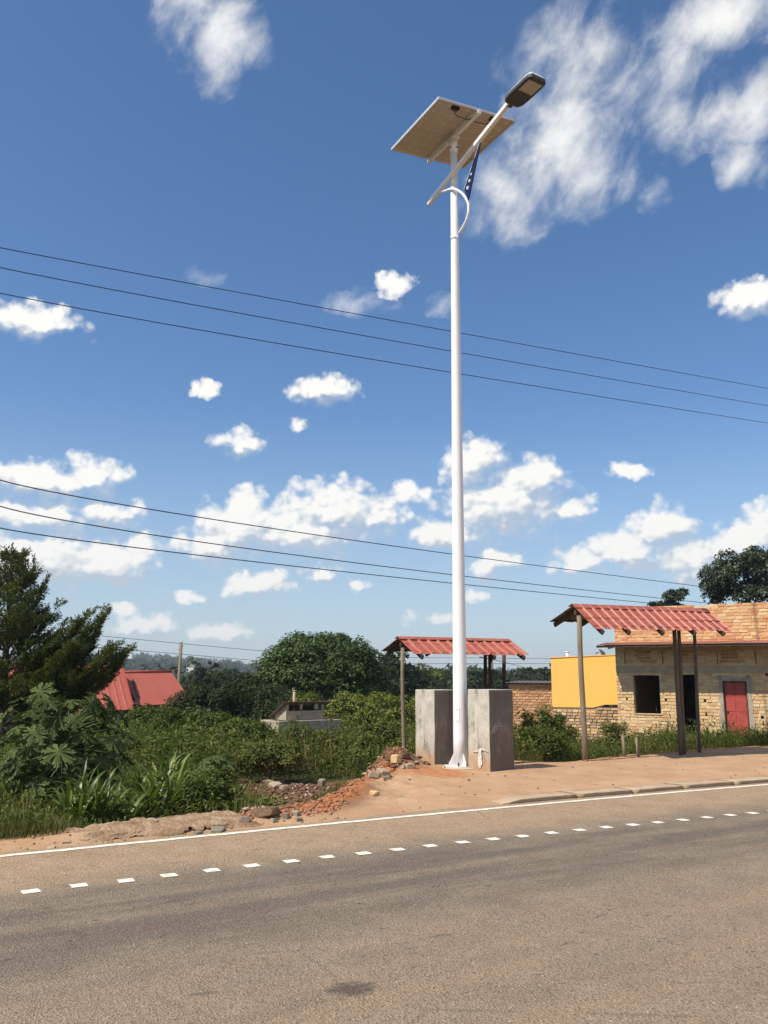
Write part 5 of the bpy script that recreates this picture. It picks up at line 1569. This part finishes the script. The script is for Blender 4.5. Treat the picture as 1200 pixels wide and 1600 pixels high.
# bushes and trees, each one a thing
bush('round dense mango tree with a dark domed crown in the middle distance', 503, 988, 1112, 214, 42, 34000, .20, 'lf_mango', 21, 'mango_tree', cat='tree', nclump=360, kw=dict(cr=.18, shell=.62, lower=-.3))
bush('dark hedge shrub right of the red roof', 322, 1056, 1122, 110, 33, 9000, .13, 'lf_dark', 22, 'hedge_shrub', 'dark hedge shrubs')
bush('dark hedge shrub left of the mango tree', 395, 1050, 1120, 110, 34, 9000, .13, 'lf_dark', 23, 'hedge_shrub', 'dark hedge shrubs')
bush('dark shrub in the shade behind the tank', 440, 1080, 1130, 80, 31, 5000, .13, 'lf_dark', 24, 'hedge_shrub', 'dark hedge shrubs')
bush('yellow-green shrub above the tank vent pipe', 475, 1080, 1128, 70, 30, 5200, .11, 'lf_yellow', 25, 'yellow_shrub', 'yellow-green hedge shrubs')
bush('yellow-green hedge shrub right of the tank', 540, 1084, 1135, 80, 30, 6000, .11, 'lf_yellow', 26, 'yellow_shrub', 'yellow-green hedge shrubs')
bush('yellow-green hedge shrub near the shelter post', 596, 1080, 1135, 78, 29.5, 6000, .11, 'lf_yellow', 27, 'yellow_shrub', 'yellow-green hedge shrubs')
bush('yellow-green hedge shrub between shelter post and left pillar', 645, 1082, 1135, 62, 30.5, 5000, .11, 'lf_yellow', 28, 'yellow_shrub', 'yellow-green hedge shrubs')
bush('mid green bush below the red roof', 235, 1104, 1175, 110, 24, 8500, .10, 'lf_bush', 29, 'bush', 'bushes in the overgrown field')
bush('mid green bush right of the red roof corner', 315, 1108, 1175, 100, 23, 8500, .10, 'lf_bush', 30, 'bush', 'bushes in the overgrown field')
bush('leafy bush left of the concrete tank', 385, 1120, 1180, 90, 21, 7000, .09, 'lf_bush', 31, 'bush', 'bushes in the overgrown field')
bush('small bush growing against the tank wall', 462, 1128, 1175, 50, 21.5, 3200, .08, 'lf_bush', 32, 'bush', 'bushes in the overgrown field')
bush('yellow flowering shrub showing through the papaya leaves', 70, 1105, 1150, 70, 16.5, 4000, .08, 'lf_yellow', 33, 'yellow_shrub', 'yellow-green hedge shrubs')
bush('yellow flowering shrub behind the right papaya leaves', 135, 1110, 1150, 60, 17.5, 3000, .08, 'lf_yellow', 34, 'yellow_shrub', 'yellow-green hedge shrubs')
bush('dark leafy bush under the papaya tree', 70, 1150, 1245, 150, 13.6, 9000, .07, 'lf_bush', 35, 'bush', 'bushes in the overgrown field')
bush('bush between the papaya tree and the sapling', 190, 1150, 1230, 120, 15.5, 8000, .07, 'lf_weed', 36, 'bush', 'bushes in the overgrown field')
bush('dense bush of weeds around the young papaya sapling', 330, 1200, 1262, 88, 11.9, 6500, .05, 'lf_bush', 37, 'bush', 'bushes in the overgrown field')
bush('tall leafy bush right of the concrete pillars', 850, 1108, 1192, 90, 18.2, 9500, .06, 'lf_bush', 38, 'bush', 'bushes beside the pavement')
bush('thin pale bush in front of the rough brick base', 962, 1120, 1180, 55, 22, 2600, .07, 'lf_weed', 39, 'bush', 'bushes beside the pavement', kw=dict(cr=.28))
bush('low bush at the doorway of the brick building', 1040, 1138, 1180, 80, 21, 4200, .06, 'lf_bush', 40, 'bush', 'bushes beside the pavement')
bush('leafy bush hiding the right half of the concrete tank', 512, 1134, 1180, 56, 22, 3600, .08, 'lf_weed', 61, 'bush', 'bushes in the overgrown field')
bush('tangled bush at the foot of the shelter post', 590, 1128, 1185, 84, 21, 6500, .08, 'lf_weed', 62, 'bush', 'bushes in the overgrown field')
bush('rounded green bush in the middle of the field', 265, 1150, 1215, 120, 17.5, 8500, .075, 'lf_bush', 63, 'bush', 'bushes in the overgrown field')
bush('pale leafy bush above the dug brown soil', 420, 1160, 1212, 110, 18.5, 7000, .07, 'lf_weed', 64, 'bush', 'bushes in the overgrown field')
# trees behind
bush('tall thin dark tree behind the smaller shelter gable', 622, 1006, 1092, 58, 62, 6000, .30, 'lf_far', 41, 'dark_tree', 'trees beyond the field', cat='tree', nclump=30)
bush('flat crowned tree seen under the smaller shelter roof', 668, 1031, 1062, 56, 75, 2600, .28, 'lf_bush', 42, 'flat_crowned_tree', 'trees beyond the field', cat='tree', nclump=18, kw=dict(flat=.5, lower=-.1, cr=.4))
bush('broad dark tree behind the left pillar', 655, 1048, 1095, 90, 68, 5000, .30, 'lf_far', 43, 'dark_tree', 'trees beyond the field', cat='tree')
bush('round topped far tree between the shelter posts', 776, 1042, 1092, 46, 90, 3200, .35, 'lf_far', 44, 'far_tree', 'trees beyond the field', cat='tree', nclump=22)
bush('round far tree left of the yellow wall', 815, 1040, 1090, 44, 95, 3200, .35, 'lf_far', 45, 'far_tree', 'trees beyond the field', cat='tree', nclump=22)
bush('far tree standing against the yellow wall edge', 848, 1038, 1090, 50, 90, 3400, .35, 'lf_far', 46, 'far_tree', 'trees beyond the field', cat='tree', nclump=22)
bush('far tree right of the lamp pole', 742, 1046, 1092, 50, 85, 3200, .35, 'lf_far', 47, 'far_tree', 'trees beyond the field', cat='tree', nclump=22)
bush('small dark tree beside the utility pole', 318, 1040, 1085, 56, 62, 3000, .28, 'lf_far', 48, 'far_tree', 'trees beyond the field', cat='tree', nclump=22)
bush('dark tree between the utility pole and the mango tree', 372, 1038, 1085, 70, 66, 3600, .28, 'lf_far', 49, 'far_tree', 'trees beyond the field', cat='tree', nclump=22)
def big_right():
    tree('broadleaf_tree', 'large dark glossy tree rising behind the brick parapet', 'tree', at(1166, 912, 48), (2.55, 2.2, 1.9), 70, 15000, .21, 'lf_right', 51, 'trees behind the brick building', .22, dict(cr=.26, shell=.6, lower=-.6, aspect=.5))
    tree('broadleaf_tree', 'dark tree at the right edge behind the brick parapet', 'tree', at(1240, 905, 50), (2.5, 2.2, 2.2), 60, 9000, .21, 'lf_right', 52, 'trees behind the brick building', .22, dict(cr=.28, shell=.6, lower=-.6, aspect=.5))
    tree('broadleaf_tree', 'small sparse tree top left of the large tree behind the parapet', 'tree', at(1050, 937, 56), (1.15, .9, .70), 22, 1900, .22, 'lf_right', 53, 'trees behind the brick building', .12, dict(cr=.30, shell=.05, lower=-.9, flat=.5), 2)
    tree('broadleaf_tree', 'low spreading tree branch over the shelter ridge', 'tree', at(1026, 948, 56), (.75, .6, .3), 10, 700, .22, 'lf_right', 54, 'trees behind the brick building', .1, dict(cr=.4, shell=.05, lower=-.9, flat=.5), 1)
big_right()

# field of weeds, grass and ground cover: nobody could count it
def scatter(n, fx_, keep):
    out = []
    tot = 0
    while tot < n:
        x, y = fx_(n)
        k = keep(x, y)
        k = RNG.random(len(x)) < k
        out.append(np.stack([x[k], y[k]], 1)); tot += k.sum()
        if len(out) > 60: break
    return np.concatenate(out)[:n]
def weeds(name, base_xy, hmin, hmax, per, ls, mat, label=None, spread=.09, var=None):
    n = len(base_xy)
    h = RNG.uniform(hmin, hmax, n)
    if var is not None: h = h * var(base_xy[:, 0], base_xy[:, 1])
    z = ground_z(base_xy[:, 0], base_xy[:, 1])
    idx = np.repeat(np.arange(n), per)
    t = RNG.random(len(idx)) ** .75
    lean = RNG.normal(size=(n, 2)) * .18
    sp_ = spread * (1.2 - .5 * t)
    off = RNG.normal(size=(len(idx), 2)) * sp_[:, None]
    P = np.stack([base_xy[idx, 0] + off[:, 0] + lean[idx, 0] * t * h[idx], base_xy[idx, 1] + off[:, 1] + lean[idx, 1] * t * h[idx], z[idx] + t * h[idx]], 1)
    D = np.stack([off[:, 0], off[:, 1], RNG.normal(size=len(idx)) * .06 + .05], 1) + RNG.normal(size=(len(idx), 3)) * .04
    Nn = np.tile([0, 0, 1.0], (len(idx), 1)) + RNG.normal(size=(len(idx), 3)) * .45
    L = ls * RNG.uniform(.6, 1.4, len(idx))
    V1, F1 = leaves_np(P, D, Nn, L, L * .36)
    # stems
    sb = np.stack([base_xy[:, 0], base_xy[:, 1], z - .03], 1); stp = np.stack([base_xy[:, 0] + lean[:, 0] * h, base_xy[:, 1] + lean[:, 1] * h, z + h], 1)
    V2, F2 = leaves_np(sb, stp - sb, np.tile([0, -1.0, 0], (n, 1)) + RNG.normal(size=(n, 3)) * .3, np.linalg.norm(stp - sb, axis=1), np.full(n, .012))
    Vv = np.concatenate([V1, V2]); Ff = np.concatenate([F1, F2 + len(V1)])
    o = link(name, np_mesh(name, Vv, Ff, MAT[mat]))
    return tag(o, label, kind='stuff')
def blades_np(name, xy, hmin, hmax, w_, mat, label=None):
    n = len(xy); z = ground_z(xy[:, 0], xy[:, 1]); h = RNG.uniform(hmin, hmax, n)
    a = RNG.uniform(0, 2 * pi, n); ln = RNG.uniform(.1, .6, n) * h
    d = np.stack([np.cos(a), np.sin(a)], 1)
    B = np.stack([xy[:, 0], xy[:, 1], z - .02], 1)
    s_ = np.stack([-d[:, 1], d[:, 0], np.zeros(n)], 1) * (w_ / 2)
    mid = B + np.stack([d[:, 0] * ln * .3, d[:, 1] * ln * .3, h * .62], 1); tip = B + np.stack([d[:, 0] * ln, d[:, 1] * ln, h], 1)
    V_ = np.stack([B - s_, B + s_, mid - s_ * .75, mid + s_ * .75, tip], 1).reshape(-1, 3)
    i = np.arange(n) * 5
    F_ = np.concatenate([np.stack([i, i + 1, i + 3], 1), np.stack([i, i + 3, i + 2], 1), np.stack([i + 2, i + 3, i + 4], 1)])
    return tag(link(name, np_mesh(name, V_, F_, MAT[mat])), label, kind='stuff')
def dmask(x, y): return masks(x, y)
def in_field(x, y):
    d, xl, dw, plat, side, back, vw = masks(x, y)
    soil = dug(x, y)
    heap = np.hypot(x - .0, y - 14.5) < .75
    lim = (x < xl - .25) | (d > dw + .3)
    nearv = d > vw + .15 + vnoise(x, y, 2.0, 6) * .3 + .85 * ((x > -3.55) & (x < -1.75))
    return (lim & nearv & ~soil & ~heap).astype(float)
def fieldpts(n, x0, x1, y0, y1, keep, power=1.0):
    def fx_(k):
        y = y0 + (y1 - y0) * RNG.random(k) ** power
        xs = RNG.random(k); x = x0 + (x1 - x0) * xs
        k_ = np.abs(x) < y * .85 + 1.5
        return x[k_], y[k_]
    return scatter(n, fx_, keep)
hv_ = lambda x, y: 0.55 + 1.1 * np.clip(vnoise(x, y, .55, 12) + .42, 0, 1)
weeds('weeds', fieldpts(6500, -9.5, 1.4, 7.0, 16.5, in_field), .25, .62, 15, .065, 'lf_weed', 'tall tangled green weeds covering the field left of the road', .085, hv_)
weeds('weeds', fieldpts(6200, -17, 2.6, 15.5, 30, in_field, 1.2), .5, 1.05, 13, .10, 'lf_weed', 'tall green weeds further back in the field around the tank', .13, hv_)
weeds('undergrowth', fieldpts(4200, -17, 3, 15, 32, in_field, 1.2), .5, 1.1, 12, .10, 'lf_bush', 'darker leafy undergrowth mixed into the field of weeds', .13, hv_)
inr = lambda x, y: in_field(x, y) * (((masks(x, y)[0] - masks(x, y)[2]) < 7.5)) * ((BD.x - x) * bn.x + (BD.y - y) * bn.y > -10) * (((np.asarray(x) - BD.x) * bn.x + (np.asarray(y) - BD.y) * bn.y) > .15)
weeds('weeds', fieldpts(4200, 1.8, 13, 14.0, 28, inr), .25, .60, 14, .065, 'lf_weed', 'low green weeds between the pavement edge and the brick building', .09, hv_)
weeds('undergrowth', fieldpts(1500, 1.8, 13, 14.5, 28, inr), .25, .65, 14, .08, 'lf_bush', 'leafy dark undergrowth along the foot of the brick building', .1, hv_)
blades_np('grass', fieldpts(46000, -10, 3.0, 6.0, 18, in_field), .07, .36, .0065, 'lf_grass', 'long green grass along the verge and in the field')
blades_np('grass', fieldpts(9000, 1.8, 13, 14, 24, inr), .08, .26, .012, 'lf_grass', 'short grass along the back edge of the dirt pavement')
def tuft(x, y):
    d = masks(x, y)[0]
    return ((np.hypot((x + 1.15) / .5, (y - 12.3) / .35) < 1) | (np.hypot((x + .75) / .35, (y - 12.9) / .3) < 1) | ((x < -3.2) & (d > .55) & (d < 1.6))).astype(float)
blades_np('grass', fieldpts(9000, -6.5, 1, 7.2, 14, tuft), .05, .22, .008, 'lf_grass', 'small grass tufts on the brown soil and verge')
# dry upright stalks in front of the tank
sx = np.stack([RNG.normal(-1.75, .5, 34), RNG.uniform(18.5, 21.5, 34)], 1)
weeds('dry_stalks', sx, .75, 1.35, 30, .035, 'lf_weed', None, .05).data.materials[0] = MAT['dry']
for o in COL.objects:
    if o.name.startswith('dry_stalks'): o['label'] = 'dry brown flower stalks standing in front of the tank'

# wooden stakes at the pavement edge
for px, pt, pb2, lab in ((976, 1155, 1186, 'short wooden stake at the pavement edge, the left one of the pair'), (997.5, 1158, 1186, 'short leaning wooden stake at the pavement edge, the right one of the pair')):
    q = gp(px, pb2, .06); z = gz(q.x, q.y)
    hh = (pb2 - pt) / F * q.y
    mb = MB(); mb.tube([(0, 0, -.1), (-.005, 0, hh * .5), (-.02, 0, hh)], [.036, .034, .03], 7)
    tag(mb.build('wooden_stake', MAT['wood'], None, (q.x, q.y, z)), lab, 'stake', 'wooden stakes')

# ------------------------------------------------------------------ broken concrete edging along the left verge
def slab():
    nu, nv = 330, 34
    x0, x1 = -3.5, -1.15
    HOLES = []
    for (px, py, w_, v0, hh) in ((200, 1308, .085, .05, .20), (240, 1300.5, .085, .06, .22), (308, 1304, .085, .02, .36), (343, 1297, .17, .02, .34), (372, 1296, .07, .1, .2)):
        q = gp(px, py, .03); HOLES.append((q.x, w_ * .87, v0, hh))
    def hole(u, t):
        for (a, w_, v0, hgt) in HOLES:
            du = (u - a) / w_
            if abs(du) < 1 and v0 <= t <= v0 + hgt * (1 - du * du) ** .5 * (.8 + .3 * mnoise.noise(Vector((u * 30, 0, 0)))): return 1
        return 0
    v = []; f = []
    for i in range(nu + 1):
        x = x0 + (x1 - x0) * i / nu
        endf = min(1, (i / nu) * 2.2) * min(1, (1 - i / nu) * 14 + .3)
        vwx = float(np.interp(x, [-3.7, -1.2], [.62, 1.0]))
        for j in range(nv + 1):
            t = j / nv
            wv = .045 * mnoise.noise(Vector((x * 2.3, 0, 0)))
            if t < .38:   # front face
                a = t / .38; d = .17 + .10 * a + wv; z = -.03 + .075 * a ** .8 * endf
            else:
                a = (t - .38) / .62; d = .27 + (vwx + .12 - .27) * a + wv; z = -.03 + (.075 + .035 * math.sin(a * 2.0)) * endf - (.24 * max(0, a - .85) / .15)
            n1 = mnoise.noise(Vector((x * 3.2, t * 2.0, 1.0))); n2 = mnoise.noise(Vector((x * 11, t * 6, 2.0))); n3 = mnoise.noise(Vector((x * 34, t * 17, 5.0)))
            crust = .016 if mnoise.noise(Vector((x * 5.5, t * 3.0, 7.0))) > .12 else 0
            z += (n1 * .020 + n2 * .016 + n3 * .009 + crust * endf) * (1 if t > .1 else .3); d += n2 * .018 + n3 * .008
            if hole(x, t): d += .13; z -= .02
            q = edge_pt(np.array([x]), np.array([d]))[0]
            v.append((q[0], q[1], z))
    for i in range(nu):
        for j in range(nv):
            b = i * (nv + 1) + j
            f.append((b, b + nv + 1, b + nv + 2, b + 1))
    me = bpy.data.meshes.new('broken_concrete_edging'); me.from_pydata(v, [], f); me.materials.append(MAT['slab']); me.update()
    return tag(recalc(link('broken_concrete_edging', me)), 'broken mud-caked concrete edging with eroded hollows along the left road edge', 'concrete edging')
slab()
def rock_mesh(seed, sub=2, flat=.7, sharp=.35):
    import bmesh
    bm = bmesh.new(); bmesh.ops.create_icosphere(bm, subdivisions=sub, radius=1)
    o = Vector((seed * 3.7, seed * 1.3, seed * 2.9))
    for v in bm.verts:
        n = v.co.normalized()
        k = 1 + sharp * mnoise.noise(n * 1.2 + o) + .16 * mnoise.noise(n * 3 + o)
        q = n * k
        m_ = .62
        q = Vector([max(-m_, min(m_, c)) / m_ for c in q])
        v.co = Vector((q.x, q.y * .8, q.z * flat))
    me = bpy.data.meshes.new('rock'); bm.to_mesh(me); bm.free()
    return me
def edging_z(x, y):
    if not -3.3 < x < -1.3: return -9
    d = float(masks(np.array([x]), np.array([y]))[0][0]) / .866 * .85
    vwx = float(np.interp(x, [-3.7, -1.2], [.62, 1.0]))
    if not .22 < d < vwx: return -9
    a = (d - .27) / (vwx + .12 - .27)
    return -.03 + (.075 + .035 * math.sin(max(0, a) * 2)) * min(1, (x + 3.5) / 2.35 * 2.2)
def rock(px, py, wpx, mat, label, seed, zoff=0.0, flat=.6, name='rock', cat='rock', group=None, zg=.0):
    # walk the view ray down to the ground
    d = ray(px, py); C = Vector((0, 0, EYE)); t = 6.0
    while t < 40:
        p = C + d * t
        if p.z < max(gz(p.x, p.y), edging_z(p.x, p.y)) + zg: break
        t += .03
    me = rock_mesh(seed, 2, flat); me.materials.append(MAT[mat])
    s_ = wpx / F * t * .5
    o = link(name, me, None, (p.x, p.y, max(gz(p.x, p.y), edging_z(p.x, p.y)) + s_ * flat * .35 + zoff)); o.scale = (s_, s_, s_); o.rotation_euler = (random.uniform(-.2, .2), random.uniform(-.2, .2), random.uniform(0, 6))
    return tag(o, label, cat, group)
G_ = 'stones and rubble lumps on the dug soil'
rock(619, 1191, 15, 'rock_yellow', 'square yellow stone on the rubble heap by the left pillar', 1, .02, .9, 'stone', 'stone', G_)
rock(608, 1186, 13, 'clod_br', 'brown clod at the top left of the rubble heap', 2, 0, .6, 'clod', 'clod', G_)
rock(632, 1184, 16, 'clod_br', 'brown clod on top of the rubble heap', 3, 0, .6, 'clod', 'clod', G_)
rock(640, 1199, 14, 'rock', 'pale lump beside the foot of the left pillar', 4, 0, .6, 'stone', 'stone', G_)
rock(598, 1211, 20, 'rock', 'pale rubble lump lowest on the heap', 5, 0, .6, 'stone', 'stone', G_)
rock(584, 1214, 16, 'rock', 'pale rubble lump at the left foot of the heap', 6, 0, .6, 'stone', 'stone', G_)
rock(604, 1219, 10, 'rock_grey', 'small grey stone below the rubble heap', 7, 0, .6, 'stone', 'stone', G_)
rock(585, 1241, 13, 'rock_yellow', 'yellow stone lying on the red gravel bank', 8, 0, .5, 'stone', 'stone', G_)
rock(503, 1229, 11, 'rock_grey', 'upright grey stone at the edge of the brown soil', 9, .02, 1.3, 'stone', 'stone', G_)
rock(417, 1226, 17, 'rock', 'left pale concrete lump on the dug brown soil', 10, 0, .55, 'stone', 'stone', G_)
rock(430, 1230, 20, 'rock', 'middle pale concrete lump on the dug brown soil', 11, 0, .5, 'stone', 'stone', G_)
rock(444, 1232, 15, 'rock', 'right pale concrete lump on the dug brown soil', 12, 0, .5, 'stone', 'stone', G_)
rock(436, 1222, 14, 'rock', 'pale concrete lump behind the others on the brown soil', 13, 0, .5, 'stone', 'stone', G_)
rock(415, 1272, 44, 'slab', 'large tilted piece of broken edging at the end of the verge', 14, .0, .32, 'concrete_piece', 'concrete piece', G_)
rock(446, 1277, 14, 'rock_grey', 'grey stone at the broken end of the edging', 15, 0, .7, 'stone', 'stone', G_)
rock(462, 1274, 13, 'rock', 'pale stone right of the broken edging', 16, 0, .7, 'stone', 'stone', G_)
rock(467, 1283, 10, 'rock_grey', 'small dark stone nearest the road by the broken edging', 17, 0, .7, 'stone', 'stone', G_)
rock(428, 1284, 10, 'rock', 'small pale stone in front of the tilted edging piece', 18, 0, .7, 'stone', 'stone', G_)
rock(382, 1284, 16, 'rock_grey', 'grey stone bedded in a hollow of the edging', 19, 0, .7, 'stone', 'stone', G_)
rock(308, 1305, 15, 'rock_grey', 'grey stone in the hollow of the edging front', 20, -.01, .6, 'stone', 'stone', G_)
rock(340, 1299, 24, 'rock_grey', 'wide grey stone under the edging crust', 21, -.012, .4, 'stone', 'stone', G_)
rock(441, 1164 + 10, 18, 'rock_yellow', 'pale stone in the weeds before the tank', 22, .35, .5, 'stone', 'stone', G_)
rock(627, 1246, 5, 'rock', 'small pebble on the pavement below the lamp', 23, 0, .6, 'stone', 'stone', G_)
rock(368, 1212, 9, 'rock', 'small white scrap at the edge of the brown soil', 24, 0, .5, 'stone', 'stone', G_)

for i, (px, py, w_, lab) in enumerate(((103, 1317, 13, 'flat pale stone flush in the dirt left of the edging'), (80, 1326, 14, 'flat pale stone nearest the road line on the left'), (140, 1303, 12, 'flat pale stone near the left end of the edging crust'), (165, 1299, 15, 'long flat pale stone in the edging crust below the weeds'), (238, 1283, 16, 'flat pale stone in the middle of the edging crust'), (262, 1273, 18, 'long flat pale stone at the back of the edging crust'), (290, 1269, 13, 'flat pale stone at the back right of the edging crust'))):
    rock(px, py, w_, 'slabchip', lab, 40 + i, .0, .28, 'stone', 'stone', 'flat stones in the edging', .0)
# gravel and clods on the dug bank
def gravel(name, n, keep, x0, x1, y0, y1, smin, smax, mat, label):
    xy = fieldpts(n, x0, x1, y0, y1, keep)
    n = len(xy)
    z = ground_z(xy[:, 0], xy[:, 1])
    s_ = RNG.uniform(smin, smax, n) * (RNG.random(n) ** 1.5 + .35)
    base_ = np.array([[1, 0, 0], [-1, 0, 0], [0, 1, 0], [0, -1, 0], [0, 0, 1], [0, 0, -1.]])
    V_ = base_[None] * (1 + RNG.normal(size=(n, 6, 1)) * .28) + RNG.normal(size=(n, 6, 3)) * .22
    V_[:, :, 2] *= .75
    V_ = V_ * s_[:, None, None] + np.stack([xy[:, 0], xy[:, 1], z + s_ * .3], 1)[:, None, :]
    tri = np.array([[0, 2, 4], [2, 1, 4], [1, 3, 4], [3, 0, 4], [2, 0, 5], [1, 2, 5], [3, 1, 5], [0, 3, 5]])
    F_ = (np.arange(n)[:, None, None] * 6 + tri[None]).reshape(-1, 3)
    return tag(link(name, np_mesh(name, V_.reshape(-1, 3), F_, MAT[mat])), label, kind='stuff')
def k_red(x, y):
    d, xl, dw, plat, side, back, vw = masks(x, y)
    return ((x > xl - 1.0) & (x < xl + .12) & (d > .45) & (d < 3.9)).astype(float)
def k_brn(x, y):
    d, xl, dw, plat, side, back, vw = masks(x, y)
    return (((x < xl - .5) & dug(x, y)) | (np.hypot(x - .05, y - 14.5) < .75)).astype(float)
def k_ver(x, y):
    d, xl, dw, plat, side, back, vw = masks(x, y)
    return ((d > .12) & (d < vw + .1) & (x < xl + .3)).astype(float) * .8 + ((d > .2) & (x > xl) & (d < dw)).astype(float) * .05
gravel('gravel', 3600, k_red, -2.5, 1, 9, 15.5, .007, .028, 'clod', 'loose red gravel on the bank below the lamp')
gravel('dirt_clods', 2600, k_brn, -3, 1, 10, 17, .010, .045, 'clod_br', 'brown clods of dug soil in the hollow')
gravel('rubble', 420, k_brn, -3, 1, 10, 17, .012, .045, 'rock', 'pale bits of rubble mixed in the dug soil')
gravel('gravel', 800, k_ver, -6, 7, 6.5, 17, .006, .022, 'slab', 'fine dusty grit along the road edge')

# small broad-leaved weeds in front of the strap-leaved plants
q = [gp(px, py, .0) for px, py in ((158, 1282), (172, 1280), (188, 1277), (203, 1274), (118, 1290), (60, 1297), (40, 1300), (90, 1294))]
xy = np.concatenate([np.stack([RNG.normal(p.x, .07, 9), RNG.normal(p.y + .06, .05, 9)], 1) for p in q])
weeds('weeds', xy, .10, .24, 16, .05, 'lf_bush', 'small broad-leaved weeds in front of the strap-leaved plants', .05)

# ------------------------------------------------------------------ far woods and hills
def hill_h(a, r_):
    """height of the hills by azimuth a (rad, to the right) and distance r_"""
    px = 600 + np.tan(a) * F * .985
    prof = np.interp(px, [-900, -200, 60, 205, 260, 330, 420, 520, 620, 760, 900, 1200, 2200], [12, 18, 20, 26, 23, 17, 9, 4, 3, 3, 3, 3, 5])
    ridge = np.exp(-((r_ - 1250) / 330.0) ** 2)
    ridge2 = .55 * np.exp(-((r_ - 800) / 200.0) ** 2) * (0.6 + .8 * (vnoise(a * 6, r_ * 0.001, 1.5, 31) + .5))
    n = vnoise(a * 9, r_ * .004, 1.0, 33) * .35
    return (prof + 7) * np.maximum(ridge * (1 + n), ridge2) - 7.2
aa = np.linspace(-1.25, 1.25, 170); rr = np.linspace(420, 2000, 60)
A_, R_ = np.meshgrid(aa, rr)
Hh = hill_h(A_, R_)
Vh = np.stack([np.sin(A_) * R_, np.cos(A_) * R_, Hh], -1).reshape(-1, 3)
na = len(aa); ii = (np.arange(len(rr) - 1)[:, None] * na + np.arange(na - 1)[None]).ravel()
hill = link('hills', np_mesh('hills', Vh, np.stack([ii, ii + 1, ii + na + 1, ii + na], 1), simple('hill_ground', (0.028, 0.038, 0.016), (0.06, 0.062, 0.028), .012, 0.95, c3=(0.045, .05, .02)), True))
tag(hill, kind='structure')
def woods(name, n, a0, a1, r0_, r1_, hz, size, mat, label, per=46, ls=.9):
    a = RNG.uniform(a0, a1, n); r_ = RNG.uniform(r0_ ** 2, r1_ ** 2, n) ** .5
    x, y = np.sin(a) * r_, np.cos(a) * r_
    z = hz(a, r_, x, y)
    sz = size * RNG.uniform(.55, 1.25, n)
    idx = np.repeat(np.arange(n), per)
    e = rdir(len(idx)); e[:, 2] = np.abs(e[:, 2]) * np.where(RNG.random(len(idx)) < .8, 1, -.6)
    c = np.stack([x, y, z + sz * .95], 1)[idx]
    bump = 1 + .25 * np.sin(e[:, 0] * 5 + idx) * np.cos(e[:, 1] * 4 + idx * 2.1)
    P = c + e * sz[idx][:, None] * np.array([.85, .85, .8]) * (bump * (.75 + .25 * RNG.random(len(idx))))[:, None]
    Nn = e + RNG.normal(size=e.shape) * .4; D = np.cross(Nn, RNG.normal(size=e.shape)); L = ls * sz[idx] * .5 * RNG.uniform(.6, 1.3, len(idx))
    V_, F_ = leaves_np(P, D, Nn, L, L * .7)
    return tag(link(name, np_mesh(name, V_, F_, MAT[mat])), label, kind='stuff')
woods('woods', 420, -.62, .62, 105, 230, lambda a, r_, x, y: ground_z(x, y) - .6, 3.6, 'lf_far', 'belt of far trees beyond the field', 190, .42)
woods('woods', 650, -.62, .62, 240, 620, lambda a, r_, x, y: np.maximum(ground_z(x, y), hill_h(a, r_)) - 1, 5.0, 'lf_far', 'farther belt of trees at the foot of the hills', 80, .6)
woods('woods', 4200, -.62, .62, 640, 1420, lambda a, r_, x, y: hill_h(a, r_) - 1.5, 5.5, 'lf_far', 'wooded cover of the far hills', 30, 1.1)
# white houses on the far hill
for i, (px, py, lab) in enumerate(((298, 1041, 'tiny white house on the wooded hill right of the utility pole'), (202, 1020, 'tiny pale house on the hill top by the conifer branch tips'), (346, 1052, 'tiny pale house lower on the hill left of the mango tree'))):
    Y = 720
    p = at(px, py, Y)
    r_ = empty('far_house', (p.x, p.y, p.z - 5), lab, 'house', 'houses on the far hill')
    mb = MB(); mb.box((0, 0, 2.5), (6.0, 5, 5)); mb.build('wall', MAT['white'], r_)
    mb = MB(); mb.prism([(-3.3, -3, 5), (3.3, -3, 5), (0, -3, 6.6)], (0, 6, 0)); recalc(mb.build('roof', MAT['kerb'], r_))

# ------------------------------------------------------------------ haze
HZ = 0.00034
mb = MB(); mb.box((0, 0, 31), (5400, 5400, 92))
hz_o = recalc(mb.build('haze', None)); hz_o.data.materials.clear()
hm = bpy.data.materials.new('haze'); hm.use_nodes = True; hm.node_tree.nodes.clear()
ho = hm.node_tree.nodes.new('ShaderNodeOutputMaterial'); hv2 = hm.node_tree.nodes.new('ShaderNodeVolumePrincipled')
hv2.inputs['Color'].default_value = (0.80, 0.88, 0.97, 1); hv2.inputs['Density'].default_value = HZ; hv2.inputs['Anisotropy'].default_value = 0.2
hm.node_tree.links.new(hv2.outputs[0], ho.inputs['Volume'])
hz_o.data.materials.append(hm)
tag(hz_o, kind='stuff')
